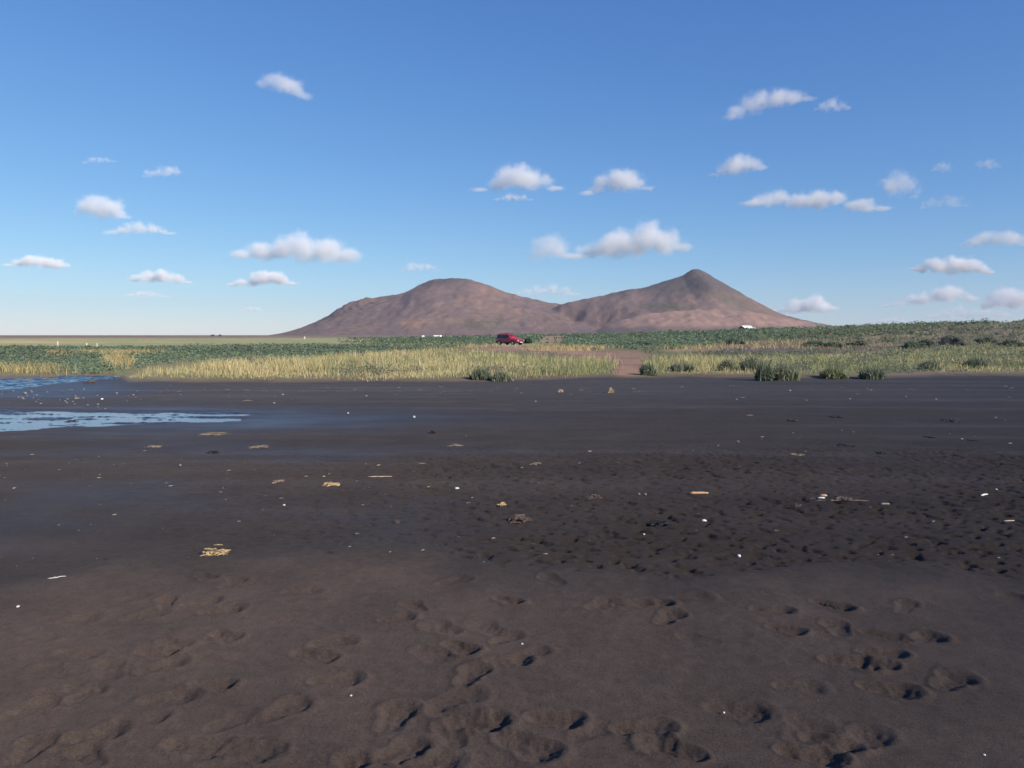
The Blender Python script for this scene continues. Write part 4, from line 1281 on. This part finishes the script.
def stick(px, py, wpx, thick, label, mat, seed, rz=0., twigs=0):
    rg = random.Random(seed)
    L = size_at(py, wpx); r = thick
    t = empty('driftwood_stick', (0, 0, 0))
    mb = MB()
    pts = [(-L / 2 + L * i / 6, rg.uniform(-.04, .04) * L, r * .7 + rg.uniform(0, .02) * L) for i in range(7)]
    mb.tube(pts, [r * .6, r, r * 1.05, r, r * .95, r * .8, r * .45], 7)
    for k in range(twigs):
        p = pts[rg.randint(1, 5)]
        mb.tube([p, (p[0] + L * .10, p[1] + rg.uniform(-.2, .2) * L, p[2] + L * .05)], [r * .5, r * .3], 5)
    C.objects.unlink(t); bpy.data.objects.remove(t)
    o = mb.build('driftwood_stick', mat, smooth=True)
    return put(o, px, py, label, 'driftwood', 'driftwood on the black sand', rz)
stick(699, 493.5, 19, .013, 'short thick reddish-tan driftwood piece in the pocked sand', M_TAN, 621, .05, 1)
stick(380, 477.5, 24, .007, 'thin straight pale stick alone in the middle of the beach', M_WOOD, 622, .1)
stick(984, 496, 12, .009, 'short white stick on the dark flat toward the picture edge', M_WHITE, 623, .5)
stick(1009, 522, 12, .006, 'thin grey stick below the short white one', M_WOOD, 624, .1)
stick(57, 580.5, 16, .0035, 'curved white stick on the trodden sand', M_DULL, 625, .55, 1)
stick(826, 500, 24, .011, 'dark stick under the white slab in the debris pile', M_BROWNWEED, 626, -.1, 2)
stick(855, 501.5, 26, .008, 'thin brown stick trailing from the debris pile', M_BROWNWEED, 627, -.12, 2)
stick(885, 504.5, 9, .010, 'pale grey stub of wood at the tail of the debris', M_PALE, 628, .0)

def chunk(px, py, w, hfrac, label, mat, seed, name='driftwood_chunk', cat='driftwood'):
    L = size_at(py, w)
    me = stone_mesh(seed, L / 2, L / 2 * .6, L / 2 * hfrac)
    o = link(name, me, mat, smooth=False)
    return put(o, px, py, label, cat, None, random.uniform(-.2, .2), L * .15 * hfrac)
chunk(823.5, 495, 9, .55, 'orange-tan lump on top of the debris pile', M_TAN, 631)
chunk(821, 498.5, 7.5, .3, 'white slab in the middle of the debris pile', M_WHITE, 632, 'white_slab', 'debris')

def stone(px, py, w, label, mat, seed, group='pale stones on the black sand'):
    L = size_at(py, w)
    o = link('stone', stone_mesh(seed, L / 2, L / 2 * .7, L / 2 * .6), mat, smooth=True)
    return put(o, px, py, label, 'stone', group, random.uniform(0, 3), L * .15)
stone(457, 488, 6, 'bright white stone alone in the middle of the beach', M_WHITE, 641)
stone(704, 519.5, 5.5, 'white stone just below the reddish driftwood piece', M_WHITE, 642)
stone(739, 557, 5, 'white stone near the edge of the trodden sand', M_WHITE, 643)
stone(102, 399.5, 3.2, 'white stone between the stream and the puddle', M_WHITE, 644)
stone(25, 394, 5, 'pale flat stone by the stream at the picture edge', M_PALE, 645)
stone(414, 417.5, 4, 'small white stone beside the wet sand', M_DULL, 646)
stone(348, 413.5, 3, 'tiny white stone at the tip of the wet strip', M_DULL, 647)
stone(639, 494, 3.5, 'grey stone of the pair beside the driftwood', M_PALE, 648)
stone(645, 494, 4, 'slightly larger grey stone of the pair beside the driftwood', M_PALE, 649)
stone(18, 608, 4, 'white shell bit on the trodden sand at the picture edge', M_DULL, 650)
stone(351, 697, 3, 'tiny white fragment between footprints', M_DULL, 651)
stone(522, 645.5, 3, 'tiny white pebble beside a footprint', M_DULL, 652)
stone(146, 727, 2.5, 'tiny white shell bit low on the trodden sand', M_WHITE, 653)
stone(984, 759, 3, 'tiny white chip on the smooth sand, lowest of all', M_WHITE, 654)
stone(996, 490, 3, 'small white pebble above the thin grey stick', M_DULL, 655)
stone(644, 535, 3, 'small white pebble under the dark weed in pocked sand', M_DULL, 656)
stone(274, 403.5, 3, 'pale stone beyond the puddle', M_PALE, 657)
stone(724, 713, 3, 'white crumb inside a footprint', M_WHITE, 658)
stone(284, 506, 3, 'small white stone among brown bits on the smooth flat', M_DULL, 659)
stone(180, 467, 4, 'pale flat stone on the smooth dark flat', M_PALE, 660)
stone(76, 399, 4, 'pale stone between water and straw on the upper beach', M_PALE, 661)

def weed(px, py, w, label, seed, mat=M_WEED, hh=.22, n=60):
    L = size_at(py, w)
    o = straws(n, L, L * .8, L * hh, seed, L * .022).build('seaweed_clump', mat)
    return put(o, px, py, label, 'seaweed', 'dark seaweed clumps on the sand', random.uniform(-.3, .3))
weed(519, 520, 22, 'brown tangled seaweed heap in the pocked sand', 671, M_BROWNWEED)
weed(660, 525, 22, 'black seaweed heap below the reddish driftwood', 672, M_WEED)
weed(214, 453, 12, 'dark seaweed scrap beyond the flat sand left bare', 673)
weed(847, 446, 15, 'flat black seaweed strip on the far flat', 674, M_WEED, .08)
weed(881, 453, 9, 'small black seaweed strip below the longer one', 675, M_WEED, .08)
weed(792, 421, 12, 'black seaweed bit on the far flat below the dark bush', 676, M_WEED, .1)
weed(836, 417.5, 11, 'black seaweed bit beyond the others on the far flat', 677, M_WEED, .1)
weed(952, 421, 18, 'longest black seaweed strip on the far flat', 678, M_WEED, .07)
weed(973, 441, 10, 'short black seaweed strip under the longest one', 679, M_WEED, .08)
weed(930, 438, 12, 'faint dark weed strip between the two black ones', 680, M_WEED, .06)
weed(432, 433, 7, 'small dark weed tuft by the damp sand', 681, M_WEED, .3)
weed(594, 497, 16, 'brown weed scatter near the pair of grey stones', 682, M_BROWNWEED, .15, 30)
weed(397, 524, 7, 'little brown sprig standing in the pocked sand', 683, M_BROWNWEED, .6, 20)
weed(815, 498, 22, 'brown tangle of weed at the start of the debris pile', 684, M_BROWNWEED, .2, 50)
weed(842, 499, 20, 'thin brown weed in the trailing part of the debris pile', 685, M_BROWNWEED, .12, 36)
weed(829, 606, 20, 'dark weed half buried in trodden sand near the far lip', 686, M_WEED, .12, 40)
weed(72, 420, 10, 'dark weed island in the middle of the puddle', 687, M_WEED, .2)
weed(90, 383, 10, 'dark weed at the mouth of the stream', 688, M_BROWNWEED, .2)
weed(749, 416, 8, 'pale brown weed bit on the far flat', 689, M_STRAW2, .2, 30)

# strewn bits too alike to tell apart
def scatter(name, protos, N, region, label, cat, group, seed, smin, smax):
    rg = random.Random(seed); n_ = 0
    pts = []
    while len(pts) < N:
        px, py = rg.uniform(-30, 1054), rg.uniform(386, 600)
        if rg.random() > region(px, py): continue
        x, y = gp(px, py)
        pts.append((x, y, py))
    A = np.array(pts)
    zz = base_z(A[:, 0], A[:, 1]); d_, _, _ = near_detail(A[:, 0], A[:, 1]); zz = zz + d_ * (1 - puddle_mask(A[:, 0], A[:, 1]))
    for i in range(N):
        o = bpy.data.objects.new(name, rg.choice(protos)); C.objects.link(o)
        s = size_at(A[i, 2], rg.uniform(smin, smax))
        o.location = (A[i, 0], A[i, 1], zz[i] + s * .08)
        o.rotation_euler = (0, 0, rg.uniform(-.8, .8)); o.scale = (s, s, s)
        tag(o, label, cat, group)
def proto_straw(seed, mat, n=5):
    me = straws(n, 1.0, .6, .12, seed, .035).mesh('straw_bit'); me.materials.append(mat); return me
def proto_stone(seed, mat):
    me = stone_mesh(seed, .5, .35, .28); me.materials.append(mat); return me
def reg_line(px, py):
    a = math.exp(-((py - 391) / 2.0) ** 2) * (1 if px < 670 else .3) * .8
    b_ = math.exp(-((py - 380 - 8) / 9.0) ** 2) * .12
    return max(a, b_)
def reg_mid(px, py):
    c = 455 + 30 * math.sin(px * .004)
    k = math.exp(-((py - c) / 26.0) ** 2) * (.9 if px < 480 else .35)
    k = max(k, .12 if 430 < py < 570 else 0)
    return k
def reg_shore(px, py):
    return math.exp(-((py - 398) / 7.0) ** 2) * (1 if px < 140 else .06)
scatter('straw_bit', [proto_straw(700 + i, M_STRAW2) for i in range(4)], 90, reg_line, 'tiny straw bit in the thin drift line on the upper beach', 'straw bit', 'straw bits in the upper drift line', 701, 2, 5.5)
scatter('twig', [proto_straw(710 + i, (M_STRAW2, M_BROWNWEED, M_WOOD)[i % 3], 4) for i in range(6)], 130, reg_mid, 'tiny twig lying on the open black sand', 'twig', 'twigs strewn over the open sand', 711, 2.5, 6.5)
scatter('pebble', [proto_stone(720 + i, (M_PALE, M_PALE, M_PALE)[i % 3]) for i in range(6)], 80, reg_mid, 'tiny pale pebble lying on the open black sand', 'pebble', 'pebbles strewn over the open sand', 721, .8, 1.7)
scatter('shore_stone', [proto_stone(730 + i, M_PALE) for i in range(4)], 60, reg_shore, 'small pale stone on the wet shore between stream and puddle', 'stone', 'small stones on the stream shore', 731, 1.2, 3.2)
